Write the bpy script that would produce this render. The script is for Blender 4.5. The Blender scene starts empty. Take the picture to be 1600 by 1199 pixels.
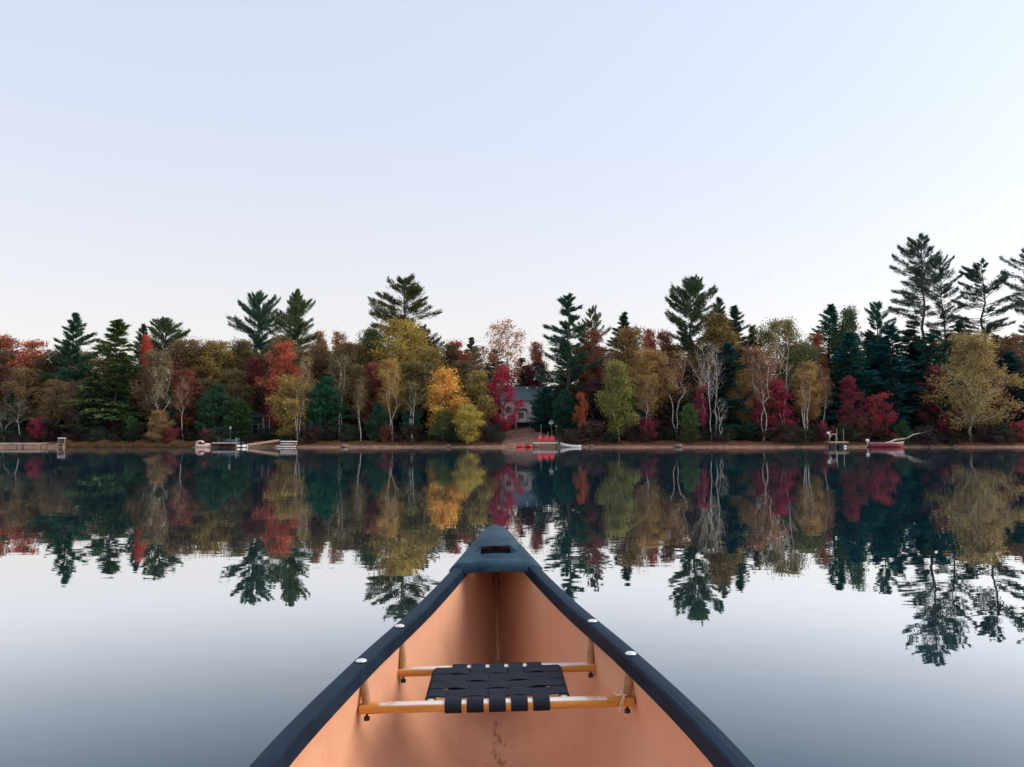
import bpy, bmesh, math, random
import numpy as np

sc = bpy.context.scene
col = sc.collection
R = math.radians

# ------------------------------------------------------------------ camera
F = 1230.0                      # focal length in photo pixels (1600 wide)
CAM_H = 0.98
PITCH = math.atan(89.5 / F)
cam = bpy.data.cameras.new('camera')
cam.sensor_width = 36.0
cam.lens = 36.0 * F / 1600.0
cam.clip_start = 0.05
cam.clip_end = 5000
cam_o = bpy.data.objects.new('camera', cam)
cam_o.location = (0, 0, CAM_H)
cam_o.rotation_euler = (R(90) + PITCH, 0, 0)
col.objects.link(cam_o)
sc.camera = cam_o

# ------------------------------------------------------------------ sky and sun
SUN_AZ = R(83)                  # clockwise from +Y: low on the right
SUN_EL = R(34)
w = bpy.data.worlds.new('World')
sc.world = w
w.use_nodes = True
nt = w.node_tree
bg = nt.nodes['Background']
sky = nt.nodes.new('ShaderNodeTexSky')
sky.sky_type = 'NISHITA'
sky.sun_disc = False
sky.sun_elevation = SUN_EL
sky.sun_rotation = SUN_AZ
sky.altitude = 300
sky.air_density = 1.0
sky.dust_density = 3.0
sky.ozone_density = 2.5
# thin high haze, even all round: slightly warm at the horizon, bluer overhead
tcw = nt.nodes.new('ShaderNodeTexCoord'); spw = nt.nodes.new('ShaderNodeSeparateXYZ')
nt.links.new(tcw.outputs['Generated'], spw.inputs['Vector'])
rw = nt.nodes.new('ShaderNodeValToRGB'); rw.color_ramp.interpolation = 'EASE'
e = rw.color_ramp.elements
e[0].position = 0.0; e[0].color = (0.715, 0.605, 0.50, 1); e[1].position = 0.5; e[1].color = (0.575, 0.605, 0.665, 1)
nt.links.new(spw.outputs['Z'], rw.inputs['Fac'])
s1 = nt.nodes.new('ShaderNodeVectorMath'); s1.operation = 'SCALE'; s1.inputs['Scale'].default_value = 10.0
nt.links.new(rw.outputs['Color'], s1.inputs[0])
s2 = nt.nodes.new('ShaderNodeVectorMath'); s2.operation = 'SCALE'; s2.inputs['Scale'].default_value = 0.90
nt.links.new(sky.outputs['Color'], s2.inputs[0])
s3 = nt.nodes.new('ShaderNodeVectorMath'); s3.operation = 'ADD'
nt.links.new(s1.outputs['Vector'], s3.inputs[0]); nt.links.new(s2.outputs['Vector'], s3.inputs[1])
nt.links.new(s3.outputs['Vector'], bg.inputs['Color'])
bg.inputs['Strength'].default_value = 0.10

sl = bpy.data.lights.new('sun', 'SUN')
sl.energy = 2.4
sl.angle = R(40)
sl.color = (1.0, 0.86, 0.70)
so = bpy.data.objects.new('sun', sl)
so.rotation_euler = (R(90) - SUN_EL, 0, math.pi - SUN_AZ)
col.objects.link(so)

vs = sc.view_settings
vs.view_transform = 'Standard'
vs.look = 'None'
vs.exposure = 0.0
vs.gamma = 1.0
vs.use_curve_mapping = False
sc.cycles.max_bounces = 5
sc.cycles.diffuse_bounces = 3
sc.cycles.transparent_max_bounces = 6
sc.cycles.sample_clamp_indirect = 8

# ------------------------------------------------------------------ helpers
CA, SA = math.cos(PITCH), math.sin(PITCH)

def P(x, y, D):
    """the point at forward distance D that the photograph shows at pixel x, y"""
    u = (x - 800) / F
    v = (599.5 - y) / F
    k = D / (CA - SA * v)
    return np.array((u * k, D, CAM_H + (SA + CA * v) * k))

def lin(c):
    c = c.lstrip('#')
    r = []
    for i in (0, 2, 4):
        s = int(c[i:i + 2], 16) / 255
        r.append(s / 12.92 if s <= 0.04045 else ((s + 0.055) / 1.055) ** 2.4)
    return r

def tag(o, label=None, cat=None, group=None, kind=None):
    if label: o['label'] = label
    if cat: o['category'] = cat
    if group: o['group'] = group
    if kind: o['kind'] = kind
    return o

def empty(name, loc, rz=0.0):
    o = bpy.data.objects.new(name, None)
    o.location = loc
    o.rotation_euler = (0, 0, rz)
    o.empty_display_size = 0.2
    col.objects.link(o)
    return o

class MB:
    """collects simple solids; build() links them as one mesh object"""
    def __init__(s): s.v = []; s.f = []
    def add(s, vs_, fs):
        n = len(s.v)
        s.v += [tuple(map(float, p)) for p in vs_]
        s.f += [tuple(i + n for i in f) for f in fs]
        return s
    def box(s, c, d, rot=None):
        hx, hy, hz_ = d[0] / 2, d[1] / 2, d[2] / 2
        pts = np.array([(x, y, z) for z in (-hz_, hz_) for y in (-hy, hy) for x in (-hx, hx)])
        if rot is not None: pts = pts @ np.array(rot).T
        return s.add(pts + np.array(c), [(0, 2, 3, 1), (4, 5, 7, 6), (0, 1, 5, 4), (2, 6, 7, 3), (0, 4, 6, 2), (1, 3, 7, 5)])
    def tube(s, pts, rad, n=8, cap=True):
        v, f = tube(pts, rad, n, cap)
        return s.add(v, f)
    def loft(s, rings, closed=True, cap=True):
        n = len(rings[0]); v = [p for r in rings for p in r]; f = []
        for i in range(len(rings) - 1):
            for j in range(n if closed else n - 1):
                k = (j + 1) % n
                f.append((i * n + j, i * n + k, (i + 1) * n + k, (i + 1) * n + j))
        if cap and closed:
            f.append(tuple(range(n - 1, -1, -1))); f.append(tuple(range((len(rings) - 1) * n, len(rings) * n)))
        return s.add(v, f)
    def build(s, name, mat, parent=None, smooth=False, bevel=0.0):
        me = bpy.data.meshes.new(name)
        me.from_pydata(s.v, [], s.f); me.update()
        if smooth: me.polygons.foreach_set('use_smooth', [True] * len(me.polygons))
        o = bpy.data.objects.new(name, me)
        me.materials.append(mat)
        col.objects.link(o)
        if parent: o.parent = parent
        if bevel:
            b = o.modifiers.new('bevel', 'BEVEL'); b.width = bevel; b.segments = 2; b.limit_method = 'ANGLE'
        return o

def tube(pts, rad, n=6, cap=True):
    pts = np.asarray(pts, float); m = len(pts)
    rad = np.broadcast_to(np.asarray(rad, float), (m,))
    t = np.gradient(pts, axis=0); t /= np.linalg.norm(t, axis=1)[:, None] + 1e-9
    ref = np.array((1.0, 0, 0)) if abs(t[:, 2]).mean() > 0.6 else np.array((0, 0, 1.0))
    a = np.cross(t, ref); a /= np.linalg.norm(a, axis=1)[:, None] + 1e-9
    b = np.cross(t, a)
    th = np.linspace(0, 2 * math.pi, n, endpoint=False)
    ring = pts[:, None, :] + rad[:, None, None] * (np.cos(th)[None, :, None] * a[:, None, :] + np.sin(th)[None, :, None] * b[:, None, :])
    v = ring.reshape(-1, 3)
    f = []
    for i in range(m - 1):
        for j in range(n):
            k = (j + 1) % n
            f.append((i * n + j, i * n + k, (i + 1) * n + k, (i + 1) * n + j))
    if cap:
        f.append(tuple(range(n - 1, -1, -1))); f.append(tuple(range((m - 1) * n, m * n)))
    return v, f

# ------------------------------------------------------------------ materials
def new_mat(name):
    m = bpy.data.materials.new(name); m.use_nodes = True
    t = m.node_tree
    return m, t, t.nodes['Principled BSDF']

def N(t, kind, **kw):
    n = t.nodes.new('ShaderNode' + kind)
    for k, v in kw.items(): setattr(n, k, v)
    return n

def simple(name, c, rough=0.6, var=0.25, scale=6.0, metal=0.0, bump=0.0, coat=0.0, spec=0.5):
    """a base colour broken up by fine noise"""
    m, t, b = new_mat(name)
    tc = N(t, 'TexCoord'); no = N(t, 'TexNoise'); no.inputs['Scale'].default_value = scale; no.inputs['Detail'].default_value = 6
    t.links.new(tc.outputs['Object'], no.inputs['Vector'])
    mr = N(t, 'MapRange'); mr.inputs['From Min'].default_value = 0.3; mr.inputs['From Max'].default_value = 0.7
    mr.inputs['To Min'].default_value = 1 - var; mr.inputs['To Max'].default_value = 1 + var
    t.links.new(no.outputs['Fac'], mr.inputs['Value'])
    mx = N(t, 'VectorMath', operation='SCALE'); mx.inputs[0].default_value = c
    t.links.new(mr.outputs['Result'], mx.inputs['Scale'])
    t.links.new(mx.outputs['Vector'], b.inputs['Base Color'])
    b.inputs['Roughness'].default_value = rough; b.inputs['Metallic'].default_value = metal
    b.inputs['Coat Weight'].default_value = coat; b.inputs['Specular IOR Level'].default_value = spec
    if bump:
        bp = N(t, 'Bump'); bp.inputs['Strength'].default_value = bump; bp.inputs['Distance'].default_value = 0.01
        t.links.new(no.outputs['Fac'], bp.inputs['Height']); t.links.new(bp.outputs['Normal'], b.inputs['Normal'])
    return m

def leaf_material(name, transl=0.3, mixin=0.55):
    m, t, b = new_mat(name)
    oi = N(t, 'ObjectInfo'); at = N(t, 'Attribute', attribute_name='tint')
    mr = N(t, 'MapRange'); mr.inputs['To Min'].default_value = 0.42; mr.inputs['To Max'].default_value = 1.58
    t.links.new(at.outputs['Fac'], mr.inputs['Value'])
    hs = N(t, 'HueSaturation')
    mh = N(t, 'MapRange'); mh.inputs['To Min'].default_value = 0.478; mh.inputs['To Max'].default_value = 0.518
    t.links.new(at.outputs['Fac'], mh.inputs['Value'])
    t.links.new(mh.outputs['Result'], hs.inputs['Hue']); t.links.new(mr.outputs['Result'], hs.inputs['Value'])
    tc = N(t, 'TexCoord'); no = N(t, 'TexNoise'); no.inputs['Scale'].default_value = 0.55; no.inputs['Detail'].default_value = 3
    t.links.new(tc.outputs['Object'], no.inputs['Vector'])
    av = N(t, 'Math', operation='MULTIPLY_ADD'); av.inputs[1].default_value = 0.35; t.links.new(at.outputs['Fac'], av.inputs[0]); t.links.new(no.outputs['Fac'], av.inputs[2])
    mf = N(t, 'MapRange'); mf.inputs['From Min'].default_value = 0.58; mf.inputs['From Max'].default_value = 0.88; mf.inputs['To Max'].default_value = mixin
    t.links.new(av.outputs['Value'], mf.inputs['Value'])
    mc = N(t, 'Mix', data_type='RGBA'); mc.inputs['B'].default_value = (0.120, 0.098, 0.028, 1)
    t.links.new(mf.outputs['Result'], mc.inputs['Factor']); t.links.new(oi.outputs['Color'], mc.inputs['A'])
    t.links.new(mc.outputs['Result'], hs.inputs['Color'])
    t.links.new(hs.outputs['Color'], b.inputs['Base Color'])
    b.inputs['Roughness'].default_value = 0.75; b.inputs['Specular IOR Level'].default_value = 0.2
    tr = N(t, 'BsdfTranslucent'); t.links.new(hs.outputs['Color'], tr.inputs['Color'])
    mx = N(t, 'MixShader'); mx.inputs['Fac'].default_value = transl
    t.links.new(b.outputs['BSDF'], mx.inputs[1]); t.links.new(tr.outputs['BSDF'], mx.inputs[2])
    t.links.new(mx.outputs['Shader'], t.nodes['Material Output'].inputs['Surface'])
    return m

M = {}
M['leaf'] = leaf_material('leaf', 0.3)
M['needle'] = leaf_material('needle', 0.12, 0.16)
M['bark'] = simple('bark', (0.085, 0.062, 0.05), 0.9, 0.4, 3.0)
M['pine_bark'] = simple('pine_bark', (0.06, 0.05, 0.045), 0.9, 0.4, 3.0)

def birch_bark():
    m, t, b = new_mat('birch_bark')
    tc = N(t, 'TexCoord'); mp = N(t, 'Mapping'); mp.inputs['Scale'].default_value = (3, 3, 5)
    no = N(t, 'TexNoise'); no.inputs['Scale'].default_value = 1.2; no.inputs['Detail'].default_value = 4
    t.links.new(tc.outputs['Object'], mp.inputs['Vector']); t.links.new(mp.outputs['Vector'], no.inputs['Vector'])
    r = N(t, 'ValToRGB'); e = r.color_ramp.elements
    e[0].position = 0.36; e[0].color = (0.10, 0.085, 0.075, 1); e[1].position = 0.46; e[1].color = (0.66, 0.60, 0.54, 1)
    t.links.new(no.outputs['Fac'], r.inputs['Fac']); t.links.new(r.outputs['Color'], b.inputs['Base Color'])
    b.inputs['Roughness'].default_value = 0.75
    return m
M['birch_bark'] = birch_bark()

# ------------------------------------------------------------------ ground and water
def shore(x):
    return 118.6 + 0.7 * np.sin(x * 0.11 + 1.0) + 0.45 * np.sin(x * 0.31) + 0.25 * np.sin(x * 0.83 + 2)

def ground_z(x, y):
    x = np.asarray(x, float); y = np.asarray(y, float)
    t = y - shore(x)
    z = np.where(t < 0, np.maximum(-1.6, 0.16 * t), 0)
    z = z + np.clip(t, 0, 3.0) * 0.24
    lawn = np.exp(-((x - 3.0) / 5.0) ** 2)
    z = z + np.clip(t - 3.0, 0, 16) * (0.09 + 0.11 * lawn)
    z = z + np.clip(t - 19, 0, 22) * 0.02 + np.clip(t - 41, 0, 45) * 0.27 + np.clip(t - 86, 0, 900) * 0.01
    bump = 0.10 * np.sin(x * 0.9) * np.sin(y * 0.7 + x * 0.2) + 0.06 * np.sin(x * 2.3 + y)
    return z + np.where(t > 0.8, bump * np.clip((t - 0.8) / 3, 0, 1), 0)

def gz(x, y): return float(ground_z(x, y))

def make_ground():
    xs = np.concatenate([[-900, -500, -300, -180], np.arange(-110, 110.1, 0.8), [180, 300, 500, 900]])
    ys = np.concatenate([[60, 90, 105], np.arange(110, 142, 0.6), np.arange(143, 180, 4), [200, 260, 400, 700, 1200]])
    X, Y = np.meshgrid(xs, ys)
    Z = ground_z(X, Y)
    v = np.stack([X, Y, Z], -1).reshape(-1, 3)
    nx = len(xs)
    f = [(j * nx + i, j * nx + i + 1, (j + 1) * nx + i + 1, (j + 1) * nx + i) for j in range(len(ys) - 1) for i in range(nx - 1)]
    m, t, b = new_mat('ground')
    tc = N(t, 'TexCoord'); sep = N(t, 'SeparateXYZ'); t.links.new(tc.outputs['Object'], sep.inputs['Vector'])
    n1 = N(t, 'TexNoise'); n1.inputs['Scale'].default_value = 1.3; n1.inputs['Detail'].default_value = 8
    t.links.new(tc.outputs['Object'], n1.inputs['Vector'])
    n2 = N(t, 'TexNoise'); n2.inputs['Scale'].default_value = 0.22; n2.inputs['Detail'].default_value = 4
    t.links.new(tc.outputs['Object'], n2.inputs['Vector'])
    sand = N(t, 'ValToRGB'); e = sand.color_ramp.elements
    e[0].position = 0.35; e[0].color = (0.17, 0.085, 0.06, 1); e[1].position = 0.7; e[1].color = (0.36, 0.21, 0.15, 1)
    t.links.new(n1.outputs['Fac'], sand.inputs['Fac'])
    lit = N(t, 'ValToRGB'); e = lit.color_ramp.elements
    e[0].position = 0.35; e[0].color = (0.045, 0.03, 0.022, 1); e[1].position = 0.7; e[1].color = (0.14, 0.085, 0.045, 1)
    t.links.new(n1.outputs['Fac'], lit.inputs['Fac'])
    hgt = N(t, 'MapRange'); hgt.inputs['From Min'].default_value = 0.55; hgt.inputs['From Max'].default_value = 0.95
    ad = N(t, 'Math', operation='MULTIPLY_ADD'); ad.inputs[1].default_value = 0.6; 
    t.links.new(n2.outputs['Fac'], ad.inputs[0]); t.links.new(sep.outputs['Z'], ad.inputs[2])
    t.links.new(ad.outputs['Value'], hgt.inputs['Value'])
    # worn sandy clearing below the cottage
    ax = N(t, 'MapRange'); ax.interpolation_type = 'SMOOTHSTEP'
    dx = N(t, 'Math', operation='SUBTRACT'); dx.inputs[1].default_value = 3.0; t.links.new(sep.outputs['X'], dx.inputs[0])
    ab = N(t, 'Math', operation='ABSOLUTE'); t.links.new(dx.outputs['Value'], ab.inputs[0])
    t.links.new(ab.outputs['Value'], ax.inputs['Value'])
    ax.inputs['From Min'].default_value = 2.5; ax.inputs['From Max'].default_value = 6.5
    fac = N(t, 'Math', operation='MULTIPLY'); t.links.new(hgt.outputs['Result'], fac.inputs[0]); t.links.new(ax.outputs['Result'], fac.inputs[1])
    mx = N(t, 'Mix', data_type='RGBA')
    t.links.new(fac.outputs['Value'], mx.inputs['Factor']); t.links.new(sand.outputs['Color'], mx.inputs['A']); t.links.new(lit.outputs['Color'], mx.inputs['B'])
    t.links.new(mx.outputs['Result'], b.inputs['Base Color']); b.inputs['Roughness'].default_value = 0.95
    me = bpy.data.meshes.new('ground'); me.from_pydata(v.tolist(), [], f)
    me.polygons.foreach_set('use_smooth', [True] * len(me.polygons))
    me.materials.append(m)
    o = bpy.data.objects.new('ground', me); col.objects.link(o)
    tag(o, 'sandy shore and leaf-strewn forest floor across the lake', 'ground', kind='structure')
make_ground()

# ------------------------------------------------------------------ canoe
CANOE_MID, CANOE_HALF = 1.26, 2.45
SS = np.array([0.0, 0.30, 0.90, 1.50, 1.94, 2.19, 2.34, 2.42, 2.45])      # distance from the middle
HW = np.array([0.482, 0.468, 0.388, 0.262, 0.168, 0.104, 0.062, 0.032, 0.010])  # outer half width of the gunwale
ZG = np.array([0.375, 0.380, 0.398, 0.435, 0.482, 0.528, 0.556, 0.569, 0.572])  # gunwale height

def smooth_interp(x, xs, ys):
    # monotone cubic (Catmull-Rom tangents)
    xs = np.asarray(xs); ys = np.asarray(ys)
    d = np.gradient(ys, xs); d[0] = 0
    x = np.abs(np.asarray(x, float)); x = np.clip(x, xs[0], xs[-1])
    i = np.clip(np.searchsorted(xs, x, 'right') - 1, 0, len(xs) - 2)
    h = xs[i + 1] - xs[i]; t = (x - xs[i]) / h
    return ((1 + 2 * t) * (1 - t) ** 2 * ys[i] + t * (1 - t) ** 2 * h * d[i] + t * t * (3 - 2 * t) * ys[i + 1] + t * t * (t - 1) * h * d[i + 1])

def c_hw(a): return smooth_interp(a, SS, HW)
def c_zg(a): return smooth_interp(a, SS, ZG)

def hull_ring(a, inset=0.0, n=26):
    """half section of the hull at distance a from the middle, from gunwale to keel"""
    aa = abs(a)
    wd = max(float(c_hw(a)) - 0.030 - inset, 0.004)
    zt = float(c_zg(a)) - 0.012
    k = aa / CANOE_HALF
    zb = -0.10 + 0.05 * k ** 3 + inset
    if k > 0.90: zb += 0.42 * ((k - 0.90) / 0.10) ** 2.2
    zb = min(zb, zt - 0.02)
    e = 2.7 - 0.75 * k ** 1.5
    bulge = 0.10 * (1 - k ** 2)
    th = np.linspace(0, math.pi / 2, n)
    v = np.sin(th) ** (2 / e)
    x = wd * np.cos(th) ** (2 / e) * (1 + bulge * np.sin(math.pi * np.clip(v, 0, 1)))
    x[-1] = 0
    return x, zt + (zb - zt) * v

def make_canoe():
    root = empty('canoe', (0.012, 0, 0))
    root.rotation_euler = (0, R(-1.2), R(1.2))
    tag(root, 'open canoe with tan interior and dark gunwales seen from its stern seat', 'canoe')
    # hull shell
    st = np.concatenate([np.linspace(-CANOE_HALF + 0.004, CANOE_HALF - 0.004, 90)])
    rings = []
    for inset, rev in ((0.0, False), (0.006, True)):
        for a in st:
            x, z = hull_ring(a, inset)
            y = CANOE_MID + a
            if inset: y = CANOE_MID + a * (1 - 0.004)
            full = [(-xx, y, zz) for xx, zz in zip(x, z)] + [(xx, y, zz) for xx, zz in zip(x[::-1][1:], z[::-1][1:])]
            rings.append(full)
    n = len(rings[0]); m = len(st)
    v = [p for r in rings for p in r]; f = []; mi = []
    for layer in (0, 1):
        for i in range(m - 1):
            for j in range(n - 1):
                a0 = (layer * m + i) * n + j; q = (a0, a0 + 1, a0 + n + 1, a0 + n)
                f.append(q if layer == 0 else q[::-1]); mi.append(layer)
    for i_ in (0, m - 1):
        f.append(tuple(range(i_ * n, i_ * n + n))); mi.append(0)
    me = bpy.data.meshes.new('hull'); me.from_pydata(v, [], f)
    me.polygons.foreach_set('material_index', mi); me.polygons.foreach_set('use_smooth', [True] * len(f))
    outer = simple('hull_outside', (0.30, 0.03, 0.035), 0.4, 0.15, 3.0)
    inner, t, b = new_mat('hull_inside')
    tc = N(t, 'TexCoord'); n1 = N(t, 'TexNoise'); n1.inputs['Scale'].default_value = 2.2; n1.inputs['Detail'].default_value = 8
    n1.inputs['Roughness'].default_value = 0.6
    t.links.new(tc.outputs['Object'], n1.inputs['Vector'])
    r = N(t, 'ValToRGB'); e = r.color_ramp.elements
    e[0].position = 0.3; e[0].color = (0.71, 0.38, 0.24, 1); e[1].position = 0.7; e[1].color = (0.79, 0.46, 0.30, 1)
    t.links.new(n1.outputs['Fac'], r.inputs['Fac'])
    # grime along the middle of the floor, scuffs
    sep = N(t, 'SeparateXYZ'); t.links.new(tc.outputs['Object'], sep.inputs['Vector'])
    mp = N(t, 'Mapping'); mp.inputs['Scale'].default_value = (16, 5, 5); t.links.new(tc.outputs['Object'], mp.inputs['Vector'])
    n2 = N(t, 'TexNoise'); n2.inputs['Scale'].default_value = 1.5; n2.inputs['Detail'].default_value = 7; n2.inputs['Roughness'].default_value = 0.65
    t.links.new(mp.outputs['Vector'], n2.inputs['Vector'])
    ax = N(t, 'Math', operation='ABSOLUTE'); t.links.new(sep.outputs['X'], ax.inputs[0])
    m1 = N(t, 'MapRange'); m1.inputs['From Min'].default_value = 0.0; m1.inputs['From Max'].default_value = 0.075
    m1.inputs['To Min'].default_value = 0.115; m1.inputs['To Max'].default_value = 0.0
    t.links.new(ax.outputs['Value'], m1.inputs['Value'])
    sm = N(t, 'Math', operation='ADD'); t.links.new(n2.outputs['Fac'], sm.inputs[0]); t.links.new(m1.outputs['Result'], sm.inputs[1])
    th = N(t, 'MapRange'); th.inputs['From Min'].default_value = 0.66; th.inputs['From Max'].default_value = 0.80
    t.links.new(sm.outputs['Value'], th.inputs['Value'])
    mx = N(t, 'Mix', data_type='RGBA'); mx.inputs['B'].default_value = (0.16, 0.06, 0.04, 1)
    t.links.new(th.outputs['Result'], mx.inputs['Factor']); t.links.new(r.outputs['Color'], mx.inputs['A'])
    n3 = N(t, 'TexNoise'); n3.inputs['Scale'].default_value = 190; n3.inputs['Detail'].default_value = 2; t.links.new(tc.outputs['Object'], n3.inputs['Vector'])
    bp = N(t, 'Bump'); bp.inputs['Strength'].default_value = 0.12; bp.inputs['Distance'].default_value = 0.002
    t.links.new(n3.outputs['Fac'], bp.inputs['Height']); t.links.new(bp.outputs['Normal'], b.inputs['Normal'])
    # long scuffs and small specks of dirt
    mp2 = N(t, 'Mapping'); mp2.inputs['Scale'].default_value = (70, 5, 40); mp2.inputs['Rotation'].default_value = (0.3, 0.2, 0.25); t.links.new(tc.outputs['Object'], mp2.inputs['Vector'])
    n4 = N(t, 'TexNoise'); n4.inputs['Scale'].default_value = 1.0; n4.inputs['Detail'].default_value = 5; t.links.new(mp2.outputs['Vector'], n4.inputs['Vector'])
    h4 = N(t, 'MapRange'); h4.inputs['From Min'].default_value = 0.66; h4.inputs['From Max'].default_value = 0.74; h4.inputs['To Max'].default_value = 0.5; t.links.new(n4.outputs['Fac'], h4.inputs['Value'])
    m4 = N(t, 'Mix', data_type='RGBA'); m4.inputs['B'].default_value = (0.80, 0.55, 0.40, 1)
    t.links.new(h4.outputs['Result'], m4.inputs['Factor']); t.links.new(mx.outputs['Result'], m4.inputs['A'])
    n5 = N(t, 'TexNoise'); n5.inputs['Scale'].default_value = 55; n5.inputs['Detail'].default_value = 4; t.links.new(tc.outputs['Object'], n5.inputs['Vector'])
    h5 = N(t, 'MapRange'); h5.inputs['From Min'].default_value = 0.70; h5.inputs['From Max'].default_value = 0.76; h5.inputs['To Max'].default_value = 0.7; t.links.new(n5.outputs['Fac'], h5.inputs['Value'])
    m5 = N(t, 'Mix', data_type='RGBA'); m5.inputs['B'].default_value = (0.20, 0.08, 0.05, 1)
    t.links.new(h5.outputs['Result'], m5.inputs['Factor']); t.links.new(m4.outputs['Result'], m5.inputs['A'])
    n6 = N(t, 'TexNoise'); n6.inputs['Scale'].default_value = 7; n6.inputs['Detail'].default_value = 6; t.links.new(tc.outputs['Object'], n6.inputs['Vector'])
    h6 = N(t, 'MapRange'); h6.inputs['From Min'].default_value = 0.5; h6.inputs['From Max'].default_value = 0.72; h6.inputs['To Max'].default_value = 0.30; t.links.new(n6.outputs['Fac'], h6.inputs['Value'])
    m6 = N(t, 'Mix', data_type='RGBA'); m6.inputs['B'].default_value = (0.50, 0.20, 0.11, 1)
    t.links.new(h6.outputs['Result'], m6.inputs['Factor']); t.links.new(m5.outputs['Result'], m6.inputs['A'])
    t.links.new(m6.outputs['Result'], b.inputs['Base Color']); b.inputs['Roughness'].default_value = 0.42
    b.inputs['Specular IOR Level'].default_value = 0.3
    me.materials.append(outer); me.materials.append(inner)
    o = bpy.data.objects.new('hull', me); col.objects.link(o); o.parent = root

    vinyl, t, b = new_mat('black_vinyl')
    tc = N(t, 'TexCoord'); n1 = N(t, 'TexNoise'); n1.inputs['Scale'].default_value = 14; n1.inputs['Detail'].default_value = 8
    t.links.new(tc.outputs['Object'], n1.inputs['Vector'])
    r = N(t, 'ValToRGB'); e = r.color_ramp.elements
    e[0].position = 0.35; e[0].color = (0.003, 0.013, 0.030, 1); e[1].position = 0.72; e[1].color = (0.010, 0.029, 0.054, 1)
    t.links.new(n1.outputs['Fac'], r.inputs['Fac']); t.links.new(r.outputs['Color'], b.inputs['Base Color'])
    rr = N(t, 'MapRange'); rr.inputs['To Min'].default_value = 0.36; rr.inputs['To Max'].default_value = 0.62
    t.links.new(n1.outputs['Fac'], rr.inputs['Value']); t.links.new(rr.outputs['Result'], b.inputs['Roughness']); b.inputs['Specular IOR Level'].default_value = 0.09
    n3 = N(t, 'TexNoise'); n3.inputs['Scale'].default_value = 300; t.links.new(tc.outputs['Object'], n3.inputs['Vector'])
    bp = N(t, 'Bump'); bp.inputs['Strength'].default_value = 0.2; bp.inputs['Distance'].default_value = 0.001
    t.links.new(n3.outputs['Fac'], bp.inputs['Height']); t.links.new(bp.outputs['Normal'], b.inputs['Normal'])

    # gunwales: rounded cap with a lip inside and outside
    prof = [(0.0, -0.034), (0.0, -0.006), (-0.003, -0.001), (-0.008, 0.001), (-0.026, 0.0035), (-0.040, 0.002), (-0.044, -0.001), (-0.046, -0.007), (-0.046, -0.042), (-0.040, -0.042), (-0.040, -0.012), (-0.006, -0.010), (-0.006, -0.034)]
    for sgn in (-1, 1):
        mb = MB(); rg = []
        for a in np.linspace(-2.0, 2.0, 81):
            hw = float(c_hw(a)); zg = float(c_zg(a))
            ring = [(sgn * (hw + px), CANOE_MID + a, zg + pz) for px, pz in prof]
            rg.append(ring if sgn > 0 else ring[::-1])
        mb.loft(rg)
        mb.build('gunwale', vinyl, root, smooth=False)
    # deck plates, domed, with a hand slot near the rear edge
    slot_shade_mat = simple('slot_shade', (0.006, 0.016, 0.028), 0.8, 0.2, 40, spec=0.1)  # near-black navy standing in for the shade inside the hand slot
    deck_mat = vinyl.copy(); deck_mat.name = 'worn_deck_vinyl'
    for n_ in deck_mat.node_tree.nodes:
        if n_.bl_idname == 'ShaderNodeValToRGB':
            n_.color_ramp.elements[0].color = (0.008, 0.030, 0.054, 1); n_.color_ramp.elements[1].color = (0.042, 0.088, 0.120, 1)
    for end in (1, -1):
        a0, a1 = 1.915, CANOE_HALF + 0.012
        ny, nx = 110, 60
        aa = np.linspace(a0, a1, ny); uu = np.linspace(-1, 1, nx)
        mb = MB(); rings = []
        for a in aa:
            k = (a - a0) / (a1 - a0)
            hw = float(c_hw(min(a, CANOE_HALF))) + 0.009
            rnd = max(0.0, (a - (a1 - 0.045)) / 0.045)
            hw = max(hw, 0.036) * math.sqrt(max(1 - rnd ** 2, 0.0004)) if a > a1 - 0.045 else max(hw, 0.036)
            zg = float(c_zg(min(a, CANOE_HALF)))
            ring = []
            for u in uu:
                x = u * hw
                z = zg + 0.008 + 0.014 * (1 - u * u) - 0.010 * max(0, abs(u) - 0.86) / 0.14 - 0.02 * rnd ** 2
                # raised pad, then the slot
                slot = math.exp(-((a - 2.052) / 0.022) ** 8) * (1 / (1 + math.exp((abs(x) - 0.070) / 0.004)))
                pad = 0.017 / (1 + math.exp(-max(min((a - 2.070) / 0.003, 40), -40))) * (1 / (1 + math.exp((abs(x) - 0.078) / 0.005))) * max(0.0, min(1.0, (2.40 - a) / 0.22))
                z += -0.010 * slot + pad
                roll = max(0.0, (a0 + 0.022 - a) / 0.022)
                z -= 0.016 * roll ** 2
                ring.append((x, CANOE_MID + end * a, z))
            y = CANOE_MID + end * a
            full = [(-hw - 0.002, y, zg - 0.044)] + [(-hw - 0.002, y, zg - 0.006)] + ring + [(hw + 0.002, y, zg - 0.006), (hw + 0.002, y, zg - 0.044)]
            rings.append(full if end > 0 else full[::-1])
        # rear lip under the deck edge
        first = rings[0]
        lip = [(p[0], p[1] + end * 0.006, p[2] - 0.024 if 1 < i < len(first) - 2 else p[2]) for i, p in enumerate(first)]
        mb.loft([lip] + rings, closed=False)
        # the hand slot is an opening through the plate
        mb.f = [q for q in mb.f if not all(abs(mb.v[i][0]) < 0.064 and abs(abs(mb.v[i][1] - CANOE_MID) - 2.066) < 0.0125 for i in q)]
        dp = mb.build('deck_plate', deck_mat, root, smooth=True)
        zl = float(c_zg(2.09))
        MB().box((0, CANOE_MID + end * 2.105, zl - 0.010), (0.17, 0.012, 0.05)).build('slot_shade', slot_shade_mat, dp)  # added dark plate behind the opening, so the slot looks shaded
    # seat -----------------------------------------------------------
    wood, t, b = new_mat('seat_wood')
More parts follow.
